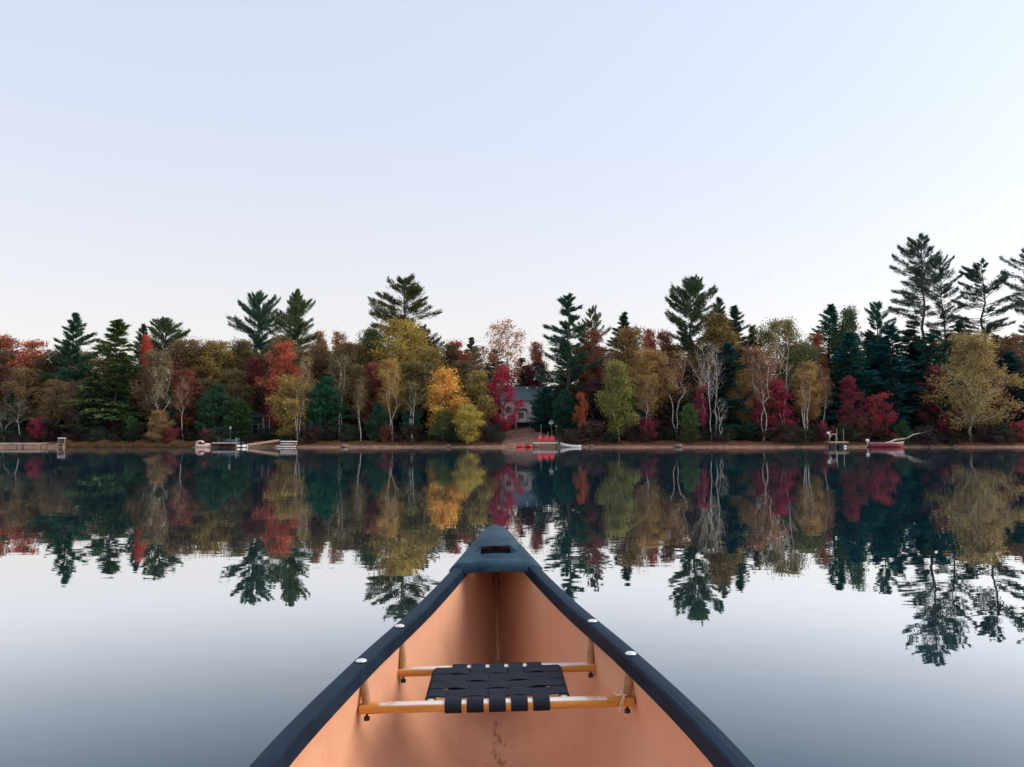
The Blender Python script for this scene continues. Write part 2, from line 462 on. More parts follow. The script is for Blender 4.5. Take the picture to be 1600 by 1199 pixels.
    tc = N(t, 'TexCoord'); mp = N(t, 'Mapping'); mp.inputs['Scale'].default_value = (3, 40, 40); t.links.new(tc.outputs['Object'], mp.inputs['Vector'])
    n1 = N(t, 'TexNoise'); n1.inputs['Scale'].default_value = 2.0; n1.inputs['Detail'].default_value = 6; t.links.new(mp.outputs['Vector'], n1.inputs['Vector'])
    r = N(t, 'ValToRGB'); e = r.color_ramp.elements
    e[0].position = 0.3; e[0].color = (0.52, 0.20, 0.03, 1); e[1].position = 0.7; e[1].color = (0.74, 0.36, 0.07, 1)
    t.links.new(n1.outputs['Fac'], r.inputs['Fac'])
    # varnish worn through on the top of the rails
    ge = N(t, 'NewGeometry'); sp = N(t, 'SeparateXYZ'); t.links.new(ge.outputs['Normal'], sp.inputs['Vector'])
    n2 = N(t, 'TexNoise'); n2.inputs['Scale'].default_value = 17; n2.inputs['Detail'].default_value = 7; n2.inputs['Roughness'].default_value = 0.7
    t.links.new(tc.outputs['Object'], n2.inputs['Vector'])
    sx = N(t, 'SeparateXYZ'); t.links.new(tc.outputs['Object'], sx.inputs['Vector'])
    ab = N(t, 'Math', operation='ABSOLUTE'); t.links.new(sx.outputs['X'], ab.inputs[0])
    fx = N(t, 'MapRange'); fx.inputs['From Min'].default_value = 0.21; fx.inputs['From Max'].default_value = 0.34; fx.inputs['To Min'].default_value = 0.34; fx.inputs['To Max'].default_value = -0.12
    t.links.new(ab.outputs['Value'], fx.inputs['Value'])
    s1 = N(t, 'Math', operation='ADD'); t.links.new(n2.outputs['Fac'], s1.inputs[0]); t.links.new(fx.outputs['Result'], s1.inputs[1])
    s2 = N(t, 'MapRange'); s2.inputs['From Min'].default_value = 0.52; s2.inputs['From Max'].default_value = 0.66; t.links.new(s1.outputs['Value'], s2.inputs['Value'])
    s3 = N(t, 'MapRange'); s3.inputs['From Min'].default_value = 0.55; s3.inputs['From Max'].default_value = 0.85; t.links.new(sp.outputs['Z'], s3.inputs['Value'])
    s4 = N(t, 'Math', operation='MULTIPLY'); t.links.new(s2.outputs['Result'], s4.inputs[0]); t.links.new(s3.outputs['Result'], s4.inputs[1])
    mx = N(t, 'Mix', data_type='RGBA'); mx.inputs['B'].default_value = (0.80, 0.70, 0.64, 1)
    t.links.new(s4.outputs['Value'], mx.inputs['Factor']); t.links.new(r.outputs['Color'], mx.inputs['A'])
    t.links.new(mx.outputs['Result'], b.inputs['Base Color']); b.inputs['Roughness'].default_value = 0.35; b.inputs['Coat Weight'].default_value = 0.25
    old_wood = simple('hanger_wood', (0.36, 0.20, 0.10), 0.6, 0.45, 30)
    steel = simple('bolt_steel', (0.86, 0.86, 0.86), 0.38, 0.15, 60, metal=0.6)
    nutm = simple('black_nut', (0.02, 0.018, 0.02), 0.5, 0.2, 40)
    web, t, b = new_mat('webbing')
    tc = N(t, 'TexCoord'); wv = N(t, 'TexNoise'); wv.inputs['Scale'].default_value = 420; t.links.new(tc.outputs['Object'], wv.inputs['Vector'])
    b.inputs['Base Color'].default_value = (0.008, 0.013, 0.024, 1); b.inputs['Roughness'].default_value = 0.8; b.inputs['Specular IOR Level'].default_value = 0.25
    bp = N(t, 'Bump'); bp.inputs['Strength'].default_value = 0.5; bp.inputs['Distance'].default_value = 0.001
    t.links.new(wv.outputs['Fac'], bp.inputs['Height']); t.links.new(bp.outputs['Normal'], b.inputs['Normal'])

    RY, FY = 2.156, 2.473
    RZ, FZ = 0.279, 0.281          # centre height of the rails
    def rail(mb, p0, p1, ry=0.0185, rz=0.0125):
        p0 = np.array(p0); p1 = np.array(p1); ax_ = (p1 - p0) / np.linalg.norm(p1 - p0)
        sd = np.cross((0, 0, 1), ax_); rg = []
        for q, s_ in ((0, 0.82), (0.008, 1), (0.992, 1), (1, 0.82)):
            c = p0 + (p1 - p0) * q
            ring = []
            for k in range(16):
                an = 2 * math.pi * k / 16
                cx, sz = math.cos(an), math.sin(an)
                ring.append(tuple(c + sd * ry * s_ * math.copysign(abs(cx) ** 0.55, cx) + np.array((0, 0, 1)) * rz * s_ * math.copysign(abs(sz) ** 0.55, sz)))
            rg.append(ring)
        mb.loft(rg)
    mb = MB()
    rail(mb, (-0.366, RY, RZ), (0.366, RY, RZ)); rail(mb, (-0.312, FY, FZ), (0.312, FY, FZ))
    for sgn in (-1, 1):
        rail(mb, (sgn * 0.180, RY + 0.010, RZ - 0.0005), (sgn * 0.180, FY - 0.010, FZ - 0.0005), 0.011, 0.0115)
    seat = mb.build('seat_frame', wood, root, smooth=True)
    th_ = 0.0016
    def ribbon(path, side, width, name):
        mb_ = MB(); path = np.array(path, float)
        tg = np.gradient(path, axis=0); tg /= np.linalg.norm(tg, axis=1)[:, None]
        side = np.array(side, float)
        nr = np.cross(side, tg); nr /= np.linalg.norm(nr, axis=1)[:, None]
        rg = [[tuple(p - side * width / 2 + n_ * th_ * 0.3), tuple(p - side * width / 2 * 0.96 + n_ * th_), tuple(p + side * width / 2 * 0.96 + n_ * th_), tuple(p + side * width / 2 + n_ * th_ * 0.3), tuple(p + side * width / 2 - n_ * th_), tuple(p - side * width / 2 - n_ * th_)] for p, n_ in zip(path, nr)]
        mb_.loft(rg)
        return mb_.build(name, web, seat, smooth=False)
    pitch = 0.0585
    xs_ = [(-2 + i) * pitch for i in range(5)]
    ys_ = [RY + 0.055 + i * (FY - RY - 0.11) / 3 for i in range(4)]
    def wrap(yc, zc, sgn, ry, rz):       # goes under, round the outside and over the top
        return [(yc + sgn * ry * math.cos(q), zc + rz * math.sin(q)) for q in np.linspace(-2.0, 1.35, 10)]
    for i, x in enumerate(xs_):
        w1 = wrap(RY, RZ, -1, 0.0225, 0.0165); w2 = wrap(FY, FZ, 1, 0.0225, 0.0165)[::-1]
        mid = []
        for q in np.linspace(0.08, 0.92, 40):
            y = RY + (FY - RY) * q; z = RZ + (FZ - RZ) * q + 0.0150
            s_ = sum(math.exp(-((y - yy) / 0.022) ** 2) * (1 if (i + j) % 2 == 0 else -1) for j, yy in enumerate(ys_))
            mid.append((y, z + 0.0030 * s_ - 0.004 * math.sin(math.pi * q)))
        pth = [(x * (1 - 0.03 * (y - RY) / (FY - RY)), y, z) for y, z in w1 + mid + w2]
        ribbon(pth, (1, 0, 0), 0.0445, 'strap')
    for j, y in enumerate(ys_):
        w1 = wrap(-0.180, RZ + 0.002, -1, 0.0150, 0.0150); w2 = wrap(0.180, RZ + 0.002, 1, 0.0150, 0.0150)[::-1]
        mid = []
        for q in np.linspace(0.06, 0.94, 48):
            x = -0.180 + 0.360 * q; z = RZ + 0.0170
            s_ = sum(math.exp(-((x - xx) / 0.024) ** 2) * (-1 if (i + j) % 2 == 0 else 1) for i, xx in enumerate(xs_))
            mid.append((x, z + 0.0030 * s_ - 0.004 * math.sin(math.pi * q)))
        pth = [(x, y, z) for x, z in w1 + mid + w2]
        ribbon(pth, (0, 1, 0), 0.062, 'strap')
    for sgn in (-1, 1):
        for yb, zb_, xr in ((RY, RZ, 0.347), (FY, FZ, 0.287)):
            a = yb - CANOE_MID
            zg = float(c_zg(a)); xg = float(c_hw(a)) - 0.028
            hmb = MB(); hmb.tube([(sgn * xr, yb, zb_ + 0.008), (sgn * (xr * 0.5 + xg * 0.5), yb, (zb_ + zg) / 2), (sgn * xg, yb, zg - 0.006)], [0.0115, 0.0112, 0.0115], 14)
            h = hmb.build('hanger', old_wood, root, smooth=False)
            nm = MB(); nm.tube([(sgn * xr, yb, zb_ - 0.010), (sgn * xr, yb, zb_ - 0.032)], 0.0035, 8)
            nm.tube([(sgn * xr, yb, zb_ - 0.022), (sgn * xr, yb, zb_ - 0.031)], 0.0085, 6)
            nm.build('nut', nutm, h)
            bm_ = MB(); rg = []
            for rr_, zz in ((0.0150, 0.0), (0.0148, 0.0018), (0.0125, 0.0042), (0.008, 0.0056), (0.002, 0.0060)):
                rg.append([(sgn * xg + rr_ * math.cos(q), yb + rr_ * math.sin(q), zg + 0.0035 + zz) for q in np.linspace(0, 2 * math.pi, 20, endpoint=False)])
            bm_.loft(rg); bm_.build('bolt', steel, root, smooth=True)
    # string tied on the right rear hanger
    smb = MB()
    x0 = 0.333
    loop = [(x0 + 0.018 * math.cos(q), RY + 0.0165 * math.sin(q), RZ + 0.020 + 0.0015 * math.sin(3 * q)) for q in np.linspace(0, 2 * math.pi, 14)]
    smb.tube(loop, 0.0016, 5)
    smb.tube([(x0 + 0.004, RY - 0.017, RZ + 0.020), (x0 - 0.002, RY - 0.021, RZ + 0.010), (x0 - 0.008, RY - 0.022, RZ - 0.006), (x0 - 0.010, RY - 0.020, RZ - 0.024)], 0.0016, 5)
    smb.tube([(x0 + 0.006, RY - 0.017, RZ + 0.020), (x0 + 0.001, RY - 0.020, RZ + 0.006), (x0 - 0.001, RY - 0.021, RZ - 0.008)], 0.0014, 5)
    st_ = smb.build('string', simple('string', (0.75, 0.62, 0.52), 0.9, 0.1, 50))
    st_.matrix_world = root.matrix_basis.copy()
    st_.location = root.location; st_.rotation_euler = root.rotation_euler
    tag(st_, 'short pale string knotted round the right end of the rear seat rail', 'string')
    return root
canoe = make_canoe()

def make_water():
    # sheet with an opening where the canoe displaces the water
    inner = []
    yaw = R(1.2)
    pts = []
    aas = np.linspace(-CANOE_HALF + 0.06, CANOE_HALF - 0.06, 60)
    def wl(a):
        x, z = hull_ring(a, 0.003)
        if z.min() > 0: return 0.0
        i = int(np.argmax(z < 0.0)); 
        if i == 0: return float(x[0])
        q = z[i - 1] / (z[i - 1] - z[i]); return float(x[i - 1] + (x[i] - x[i - 1]) * q)
    ws = [wl(a) for a in aas]
    ok = [(a, w_) for a, w_ in zip(aas, ws) if w_ > 0.002]
    right = [(w_, CANOE_MID + a) for a, w_ in ok]; left = [(-w_, CANOE_MID + a) for a, w_ in ok][::-1]
    loop = right + left
    cs, sn = math.cos(yaw), math.sin(yaw)
    loop = [(0.012 + x * cs - y * sn, x * sn + y * cs) for x, y in loop]
    n = len(loop); cx = sum(p[0] for p in loop) / n; cy = sum(p[1] for p in loop) / n
    v = [(x, y, 0) for x, y in loop]; f = []
    rings = [loop]
    for rad in (6, 30, 150, 700, 2500):
        ring = []
        for k, (x, y) in enumerate(loop):
            # spread angles evenly so that the outer rings stay round
            an = math.atan2(y - cy, (x - cx) * (4.0 if rad < 10 else 6.0))
            ring.append((cx + rad * math.cos(an), cy + rad * math.sin(an)))
        rings.append(ring); v += [(x, y, 0) for x, y in ring]
    for r_ in range(len(rings) - 1):
        for k in range(n):
            k2 = (k + 1) % n
            f.append((r_ * n + k, (r_ + 1) * n + k, (r_ + 1) * n + k2, r_ * n + k2))
    m, t, b = new_mat('lake_water')
    t.nodes.remove(b)
    tc = N(t, 'TexCoord')
    def slope(scale_v, amp, detail, rough=0.5, dist=0.0):
        mp = N(t, 'Mapping'); mp.inputs['Scale'].default_value = scale_v; t.links.new(tc.outputs['Object'], mp.inputs['Vector'])
        no = N(t, 'TexNoise'); no.inputs['Scale'].default_value = 1.0; no.inputs['Detail'].default_value = detail; no.inputs['Roughness'].default_value = rough
        t.links.new(mp.outputs['Vector'], no.inputs['Vector'])
        sb = N(t, 'VectorMath', operation='SUBTRACT'); sb.inputs[1].default_value = (0.5, 0.5, 0.5); t.links.new(no.outputs['Color'], sb.inputs[0])
        ml = N(t, 'VectorMath', operation='MULTIPLY'); ml.inputs[1].default_value = (amp * 0.45, amp, 0); t.links.new(sb.outputs['Vector'], ml.inputs[0])
        return ml.outputs['Vector']
    a1 = slope((2.6, 9.0, 1), 0.015, 2.5, 0.6)
    a2 = slope((0.5, 1.1, 1), 0.003, 1.0)
    ad = N(t, 'VectorMath', operation='ADD'); t.links.new(a1, ad.inputs[0]); t.links.new(a2, ad.inputs[1])
    # patches of calmer and livelier water
    np_ = N(t, 'TexNoise'); np_.inputs['Scale'].default_value = 0.22; np_.inputs['Detail'].default_value = 2; t.links.new(tc.outputs['Object'], np_.inputs['Vector'])
    pr = N(t, 'MapRange'); pr.inputs['From Min'].default_value = 0.35; pr.inputs['From Max'].default_value = 0.65; pr.inputs['To Min'].default_value = 0.6; pr.inputs['To Max'].default_value = 1.15
    t.links.new(np_.outputs['Fac'], pr.inputs['Value'])
    sc_ = N(t, 'VectorMath', operation='SCALE'); t.links.new(ad.outputs['Vector'], sc_.inputs[0]); t.links.new(pr.outputs['Result'], sc_.inputs['Scale'])
    up = N(t, 'VectorMath', operation='ADD'); up.inputs[1].default_value = (0, 0, 1); t.links.new(sc_.outputs['Vector'], up.inputs[0])
    nm = N(t, 'VectorMath', operation='NORMALIZE'); t.links.new(up.outputs['Vector'], nm.inputs[0])
    gl = N(t, 'BsdfGlossy'); gl.inputs['Roughness'].default_value = 0.0; gl.inputs['Color'].default_value = (1, 1, 1, 1)
    t.links.new(nm.outputs['Vector'], gl.inputs['Normal'])
    df = N(t, 'BsdfDiffuse'); df.inputs['Color'].default_value = (0.012, 0.052, 0.080, 1)
    fr = N(t, 'Fresnel'); fr.inputs['IOR'].default_value = 1.36; t.links.new(nm.outputs['Vector'], fr.inputs['Normal'])
    mr = N(t, 'MapRange'); mr.interpolation_type = 'SMOOTHSTEP'; mr.inputs['From Min'].default_value = 0.035; mr.inputs['From Max'].default_value = 0.37; mr.inputs['To Max'].default_value = 0.87
    t.links.new(fr.outputs['Fac'], mr.inputs['Value'])
    mx = N(t, 'MixShader'); t.links.new(mr.outputs['Result'], mx.inputs['Fac'])
    t.links.new(df.outputs['BSDF'], mx.inputs[1]); t.links.new(gl.outputs['BSDF'], mx.inputs[2])
    t.links.new(mx.outputs['Shader'], t.nodes['Material Output'].inputs['Surface'])
    me = bpy.data.meshes.new('lake_water'); me.from_pydata(v, [], f); me.materials.append(m)
    o = bpy.data.objects.new('lake_water', me); col.objects.link(o)
    tag(o, 'calm lake water mirroring the autumn trees and pale sky', 'water', kind='structure')
make_water()
#@@TREES
# ------------------------------------------------------------------ tree prototypes
class Tree:
    """mesh data for one tree shape: a trunk with its limbs, and a crown of leaf faces"""
    pass

def leaf_mesh(name, c, a, b, tint):
    """diamond-shaped faces with centre c, half axes a and b"""
    n = len(c)
    v = np.empty((n, 4, 3)); v[:, 0] = c - a; v[:, 1] = c + b - 0.15 * a; v[:, 2] = c + a; v[:, 3] = c - b - 0.15 * a
    me = bpy.data.meshes.new(name)
    me.vertices.add(4 * n); me.vertices.foreach_set('co', v.reshape(-1))
    me.loops.add(4 * n); me.loops.foreach_set('vertex_index', np.arange(4 * n, dtype=np.int32))
    me.polygons.add(n); me.polygons.foreach_set('loop_start', np.arange(0, 4 * n, 4, dtype=np.int32))
    me.polygons.foreach_set('loop_total', np.full(n, 4, dtype=np.int32))
    at = me.attributes.new('tint', 'FLOAT', 'POINT'); at.data.foreach_set('value', np.repeat(np.clip(tint, 0, 1), 4).astype(np.float32))
    me.update(calc_edges=True)
    return me

def unit(v): return v / (np.linalg.norm(v, axis=-1, keepdims=True) + 1e-9)

def wood_mesh(name, mb):
    me = bpy.data.meshes.new(name); me.from_pydata(mb.v, [], mb.f)
    me.polygons.foreach_set('use_smooth', [True] * len(me.polygons)); me.update()
    return me

def finish(T, name, wood, c, a, b, tint, bark, leafmat):
    T.H = float(c[:, 2].max())
    rr = np.sqrt(c[:, 0] ** 2 + c[:, 1] ** 2)
    T.W = float(np.percentile(rr, 96)) * 2
    T.trunk = wood_mesh(name + '_trunk', wood); T.trunk.materials.append(bark)
    T.crown = leaf_mesh(name + '_crown', c, a, b, tint); T.crown.materials.append(leafmat)
    return T

def bend_path(rng, p0, p1, n=6, wob=0.04, sag=0.0):
    p0 = np.array(p0, float); p1 = np.array(p1, float); L = np.linalg.norm(p1 - p0)
    q = np.linspace(0, 1, n)[:, None]
    pts = p0 + (p1 - p0) * q
    off = rng.normal(0, wob * L, (n, 3)); off[0] = 0; off[-1] = 0
    pts = pts + off * np.sin(np.pi * q)
    pts[:, 2] += sag * L * np.sin(np.pi * q[:, 0])
    return pts

def broadleaf(name, seed, H=18.0, W=8.0, cb=0.3, lobes=12, tips=14, leaves=46, ls=0.17, droop=0.15, bark='bark', stems=1, tr=0.16, spread=0.42, shape=0.8, twig=True, top=0.9, lean=0.03, lobe_r=0.36):
    rng = np.random.default_rng(seed)
    wood = MB(); C = []; T_ = []
    stem_paths = []
    for s in range(stems):
        ang = rng.uniform(0, 6.28)
        sp = 0 if stems == 1 else rng.uniform(0.10, 0.22) * W
        end = np.array((sp * math.cos(ang + s * 6.28 / stems), sp * math.sin(ang + s * 6.28 / stems), H * rng.uniform(top - 0.12, top)))
        end[:2] += rng.normal(0, lean * H, 2)
        base = np.array((0.12 * s * math.cos(ang), 0.12 * s * math.sin(ang), -0.3))
        p = bend_path(rng, base, end, 9, 0.018)
        r = tr * (1 - 0.88 * np.linspace(0, 1, 9)) * (1 if stems == 1 else 0.75)
        r[0] *= 1.35
        wood.tube(p, r, 8); stem_paths.append((p, r))
    gold = 2.39996; ph = rng.uniform(0, 6.28)
    for i in range(lobes):
        t = (i + 0.5) / lobes + rng.normal(0, 0.03); t = min(max(t, 0.02), 0.99)
        prof = max(math.sin(math.pi * min(t ** shape * 0.90 + 0.08, 1)), 0.22)
        az = ph + i * gold + rng.normal(0, 0.3)
        rad = W / 2 * prof * rng.uniform(0.25, 0.80) if t < 0.93 else 0.08 * W
        lr = W / 2 * lobe_r * rng.uniform(0.75, 1.25)
        lz = lr * rng.uniform(0.6, 0.95)
        hz_ = H * (cb + (1 - cb) * t); hz_ = min(hz_, H - lz * 0.9)
        p, r = stem_paths[i % stems]
        h0 = max(hz_ - rad * rng.uniform(0.6, 1.3) - 0.06 * H, H * cb * 0.75)
        k = np.interp(h0, p[:, 2], np.arange(len(p))); i0 = int(min(k, len(p) - 2)); q = k - i0
        st = p[i0] + (p[i0 + 1] - p[i0]) * q; r0 = (r[i0] + (r[i0 + 1] - r[i0]) * q)
        cen = np.array((rad * math.cos(az), rad * math.sin(az), hz_)) + np.array((p[i0][0], p[i0][1], 0)) * 0.6
        lp = bend_path(rng, st, cen, 6, 0.06, -0.05)
        wood.tube(lp, np.linspace(min(r0 * 0.7, 0.09), 0.022, 6), 5, False)
        n = int(tips * rng.uniform(0.8, 1.25))
        # leaf sprays along the outer part of the limb and past its end, thinning outwards
        ld = unit(cen - lp[2]); ld = unit(ld + np.array((0, 0, 0.25)))
        q_ = rng.uniform(-0.9, 1.35, (n, 1))
        tp = cen + ld * lr * q_ + rng.normal(0, 1, (n, 3)) * np.array((lr, lr, lz)) * (0.50 - 0.16 * q_)
        tp[:, 2] -= droop * 0.8 * np.abs(rng.normal(0, 1, n)) * np.clip(q_[:, 0], 0, 1.4)
        tp[:, 2] = np.minimum(tp[:, 2], H * 0.995)
        clump = rng.uniform(0.1, 0.9)
        for j in range(n):
            if twig and j % 2 == 0:
                s0 = lp[rng.integers(2, 6)]
                wood.tube(bend_path(rng, s0, tp[j], 4, 0.08), np.linspace(0.024, 0.010, 4), 3, False)
            m = int(leaves * rng.uniform(0.35, 1.6))
            o = rng.normal(0, spread * rng.uniform(0.6, 1.3), (m, 3)) * np.array((1, 1, 0.72)); o[:, 2] -= droop * np.abs(rng.normal(0, 1, m))
            C.append(tp[j] + o)
            T_.append(np.full(m, 0.55 * clump + 0.45 * rng.uniform(0.1, 0.9)))
    c = np.concatenate(C); tint = np.concatenate(T_); n = len(c)
    tint = 0.65 * tint + 0.35 * rng.uniform(0, 1, n)
    nr = unit(rng.normal(0, 1, (n, 3)) + np.array((0, 0, 0.5)))
    a = unit(np.cross(nr, unit(rng.normal(0, 1, (n, 3))))); a[:, 2] -= 0.3; a = unit(a)
    b = unit(np.cross(nr, a))
    sz = ls * rng.uniform(0.6, 1.25, (n, 1))
    T = Tree()
    return finish(T, name, wood, c, a * sz, b * sz * 0.66, tint, M[bark], M['leaf'])

def conifer(name, seed, H=20.0, W=7.0, cb=0.15, nb=110, prof=lambda t: (1 - t) ** 0.8, elev=(-10, 35), curve=0.15, tufts=70, nl=0.30, nw=0.055, inner=0.35, flat=0.5, irr=0.3, tr=0.2, lateral=0.34, vert=0.10, whorl=0, upneed=0.25):
    rng = np.random.default_rng(seed)
    wood = MB(); C = []; A = []; T_ = []
    p = bend_path(rng, (0, 0, -0.3), (rng.normal(0, 0.012 * H), rng.normal(0, 0.012 * H), H * 0.99), 10, 0.006)
    r = tr * (1 - 0.93 * np.linspace(0, 1, 10)); wood.tube(p, r, 8)
    gaps = rng.uniform(0.55, 1.15, 14)
    for i in range(nb):
        t = (i + rng.uniform(0, 1)) / nb
        if whorl: t = (math.floor(t * whorl) + rng.normal(0.5, 0.13)) / whorl
        t = min(max(t, 0.0), 0.995)
        h = H * (cb + (1 - cb) * t)
        st = np.array([np.interp(h, p[:, 2], p[:, k]) for k in range(3)])
        az = rng.uniform(0, 6.2832)
        L = W / 2 * max(prof(t), 0.04) * (1 - irr * rng.uniform(0, 1)) * gaps[int((az / 6.2832 * 4 + t * 9)) % 14]
        L = max(L, 0.25)
        el = R(elev[0] + (elev[1] - elev[0]) * t + rng.normal(0, 6))
        d = np.array((math.cos(az) * math.cos(el), math.sin(az) * math.cos(el), math.sin(el)))
        sidev = np.array((-math.sin(az), math.cos(az), 0))
        q = np.linspace(0, 1, 5)[:, None]
        bp = st + d * L * q; bp[:, 2] += curve * L * (q[:, 0] ** 2)
        wood.tube(bp, np.linspace(min(0.018 + 0.012 * L, r[0] * 0.35), 0.008, 5), 4, False)
        m = max(int(tufts * (0.25 + 0.75 * L / (W / 2)) * rng.uniform(0.7, 1.2)), 8)
        s = inner + (1.04 - inner) * rng.uniform(0, 1, m) ** 0.85
        lat = rng.normal(0, 1, m) * lateral * L * np.clip(1.15 - s, 0.12, 1) * np.clip((s - inner * 0.5) * 2.2, 0.2, 1)
        c = st + d * L * s[:, None] + sidev * lat[:, None]
        c[:, 2] += curve * L * s ** 2 + rng.normal(0, vert, m) * (0.5 + 0.5 * L / 2) - 0.05 * np.abs(lat)
        ax = unit(d + sidev * (np.sign(lat) * rng.uniform(0.1, 1.1, m))[:, None] + rng.normal(0, 0.35, (m, 3)) + np.array((0, 0, upneed)))
        C.append(c); A.append(ax); T_.append(np.full(m, rng.uniform(0.2, 0.8)))
    c = np.concatenate(C); a = np.concatenate(A); n = len(c)
    tint = 0.7 * np.concatenate(T_) + 0.3 * rng.uniform(0, 1, n)
    up = unit(np.array((0, 0, 1.0)) * flat + rng.normal(0, 1, (n, 3)) * (1 - flat * 0.6))
    b = unit(np.cross(a, up))
    sz = rng.uniform(0.65, 1.25, (n, 1))
    T = Tree()
    return finish(T, name, wood, c, a * sz * nl, b * sz * nw, tint, M['pine_bark'], M['needle'])

PROTO = {}
def reg(kind, name, cat, trees): PROTO[kind] = (name, cat, trees)

reg('birch', 'birch_tree', 'tree', [broadleaf('birch', s, 17, 6.8, 0.34, 22, 14, 44, 0.130, 0.40, 'birch_bark', st, 0.13, 0.42, 0.75, lobe_r=0.28) for s, st in ((11, 1), (12, 2), (13, 1), (14, 2))])
reg('birch_low', 'birch_tree', 'tree', [broadleaf('birch_low', s, 12, 5.8, 0.16, 22, 13, 46, 0.125, 0.45, 'birch_bark', st, 0.11, 0.38, 0.7, lobe_r=0.27) for s, st in ((21, 1), (22, 2), (23, 1))])
reg('birch_big', 'birch_tree', 'tree', [broadleaf('birch_big', 25, 17, 10.5, 0.20, 44, 13, 36, 0.125, 0.45, 'birch_bark', 1, 0.17, 0.42, 0.62, lobe_r=0.20, lean=0.01)])
reg('birch_thin', 'birch_tree', 'tree', [broadleaf('birch_thin', s, 17, 5.5, 0.50, 10, 10, 24, 0.125, 0.30, 'birch_bark', st, 0.13, 0.42, 0.9) for s, st in ((31, 1), (32, 2), (33, 3))])
reg('bare', 'birch_tree', 'tree', [broadleaf('bare_birch', s, 16, 6.0, 0.50, 11, 12, 3, 0.12, 0.1, 'birch_bark', st, 0.15, 0.4, 0.9, lobe_r=0.42) for s, st in ((36, 2), (37, 1))])
reg('broad', 'broadleaf_tree', 'tree', [broadleaf('broad', s, 19, 9.5, 0.26, 32, 16, 42, 0.140, 0.3, 'bark', st, 0.17, 0.46, 0.75, lobe_r=0.26) for s, st in ((41, 2), (42, 1), (43, 2), (44, 3))])
reg('maple', 'maple_tree', 'tree', [broadleaf('maple', s, 15, 7.4, 0.16, 28, 11, 36, 0.125, 0.04, 'bark', 1, 0.14, 0.36, 0.62, lobe_r=0.22) for s in (51, 52, 53, 54, 55)])
reg('oak', 'oak_tree', 'tree', [broadleaf('oak', s, 19, 9, 0.38, 24, 14, 14, 0.13, 0.1, 'bark', 2, 0.2, 0.40, 0.85, lobe_r=0.32) for s in (61, 62)])
reg('sapling', 'maple_sapling', 'sapling', [broadleaf('sapling', s, 7, 4.5, 0.25, 14, 10, 22, 0.11, 0.05, 'bark', 2, 0.06, 0.28, 0.8, lobe_r=0.32) for s in (71, 72, 73)])
reg('shrub', 'shrub', 'shrub', [broadleaf('shrub', s, 3.0, 3.6, 0.04, 12, 10, 24, 0.085, 0.05, 'bark', 3, 0.03, 0.24, 0.55, lobe_r=0.40) for s in (81, 82, 83, 84)])
reg('sparse_shrub', 'shrub', 'shrub', [broadleaf('sparse_shrub', s, 3.0, 3.0, 0.1, 9, 8, 10, 0.085, 0.05, 'bark', 3, 0.03, 0.26, 0.7, lobe_r=0.42) for s in (86, 87)])
pine_prof = lambda t: (0.62 + 0.55 * t) if t < 0.5 else max(0.0, 0.92 * (1 - ((t - 0.42) / 0.60) ** 2.4)) + 0.16
reg('pine', 'white_pine', 'tree', [conifer('pine', s, 26, 9.0, 0.40, 80, pine_prof, (-2, 48), 0.16, 330, 0.30, 0.036, 0.36, 0.35, 0.5, 0.26, 0.28, 0.15, 0, 0.55) for s in (101, 102, 103, 104)])
asc_prof = lambda t: (0.80 + 0.35 * t) if t < 0.45 else max(0, 0.95 * (1 - ((t - 0.40) / 0.62) ** 2.4)) + 0.14
reg('pine_ascending', 'white_pine', 'tree', [conifer('pine_asc', s, 26, 8.5, 0.45, 84, asc_prof, (26, 66), 0.08, 320, 0.30, 0.036, 0.22, 0.3, 0.4, 0.26, 0.22, 0.15, 0, 0.5) for s in (111, 112, 113)])
reg('pine_open', 'white_pine', 'tree', [conifer('pine_open', s, 30, 9.5, 0.42, 74, pine_prof, (-6, 52), 0.14, 280, 0.28, 0.034, 0.42, 0.40, 0.55, 0.26, 0.27, 0.13, 0, 0.5) for s in (121, 122, 123, 124)])
full_prof = lambda t: max((1 - t) ** 0.50, 0.05) * (1.0 if t > 0.1 else 0.8 + 2 * t)
reg('full_pine', 'white_pine', 'tree', [conifer('full_pine', s, 22, 9.0, 0.06, 115, full_prof, (-6, 52), 0.16, 330, 0.30, 0.038, 0.30, 0.40, 0.78, 0.24, 0.28, 0.15, 0, 0.45) for s in (131, 132, 133)])
reg('hemlock', 'hemlock_tree', 'tree', [conifer('hemlock', s, 20, 8.5, 0.03, 200, full_prof, (-14, 34), -0.10, 165, 0.27, 0.052, 0.22, 0.55, 0.45, 0.2, 0.36, 0.12, 0, -0.2) for s in (141, 142, 143, 144)])
spire_prof = lambda t: max((1 - t) ** 0.72, 0.03)
reg('spire', 'spruce_tree', 'tree', [conifer('spire', s, 20, 9.0, 0.04, 180, spire_prof, (-12, 48), 0.08, 150, 0.26, 0.042, 0.20, 0.45, 0.45, 0.18, 0.36, 0.13, 0, 0.1) for s in (151, 152, 153)])
cedar_prof = lambda t: math.sin(math.pi * min(t * 0.80 + 0.17, 1.0)) ** 0.7
reg('cedar', 'cedar_tree', 'tree', [conifer('cedar', s, 9, 4.2, 0.03, 250, cedar_prof, (15, 60), 0.05, 80, 0.15, 0.045, 0.40, 0.1, 0.55, 0.10, 0.40, 0.16, 0, 0.5) for s in (161, 162, 163)])

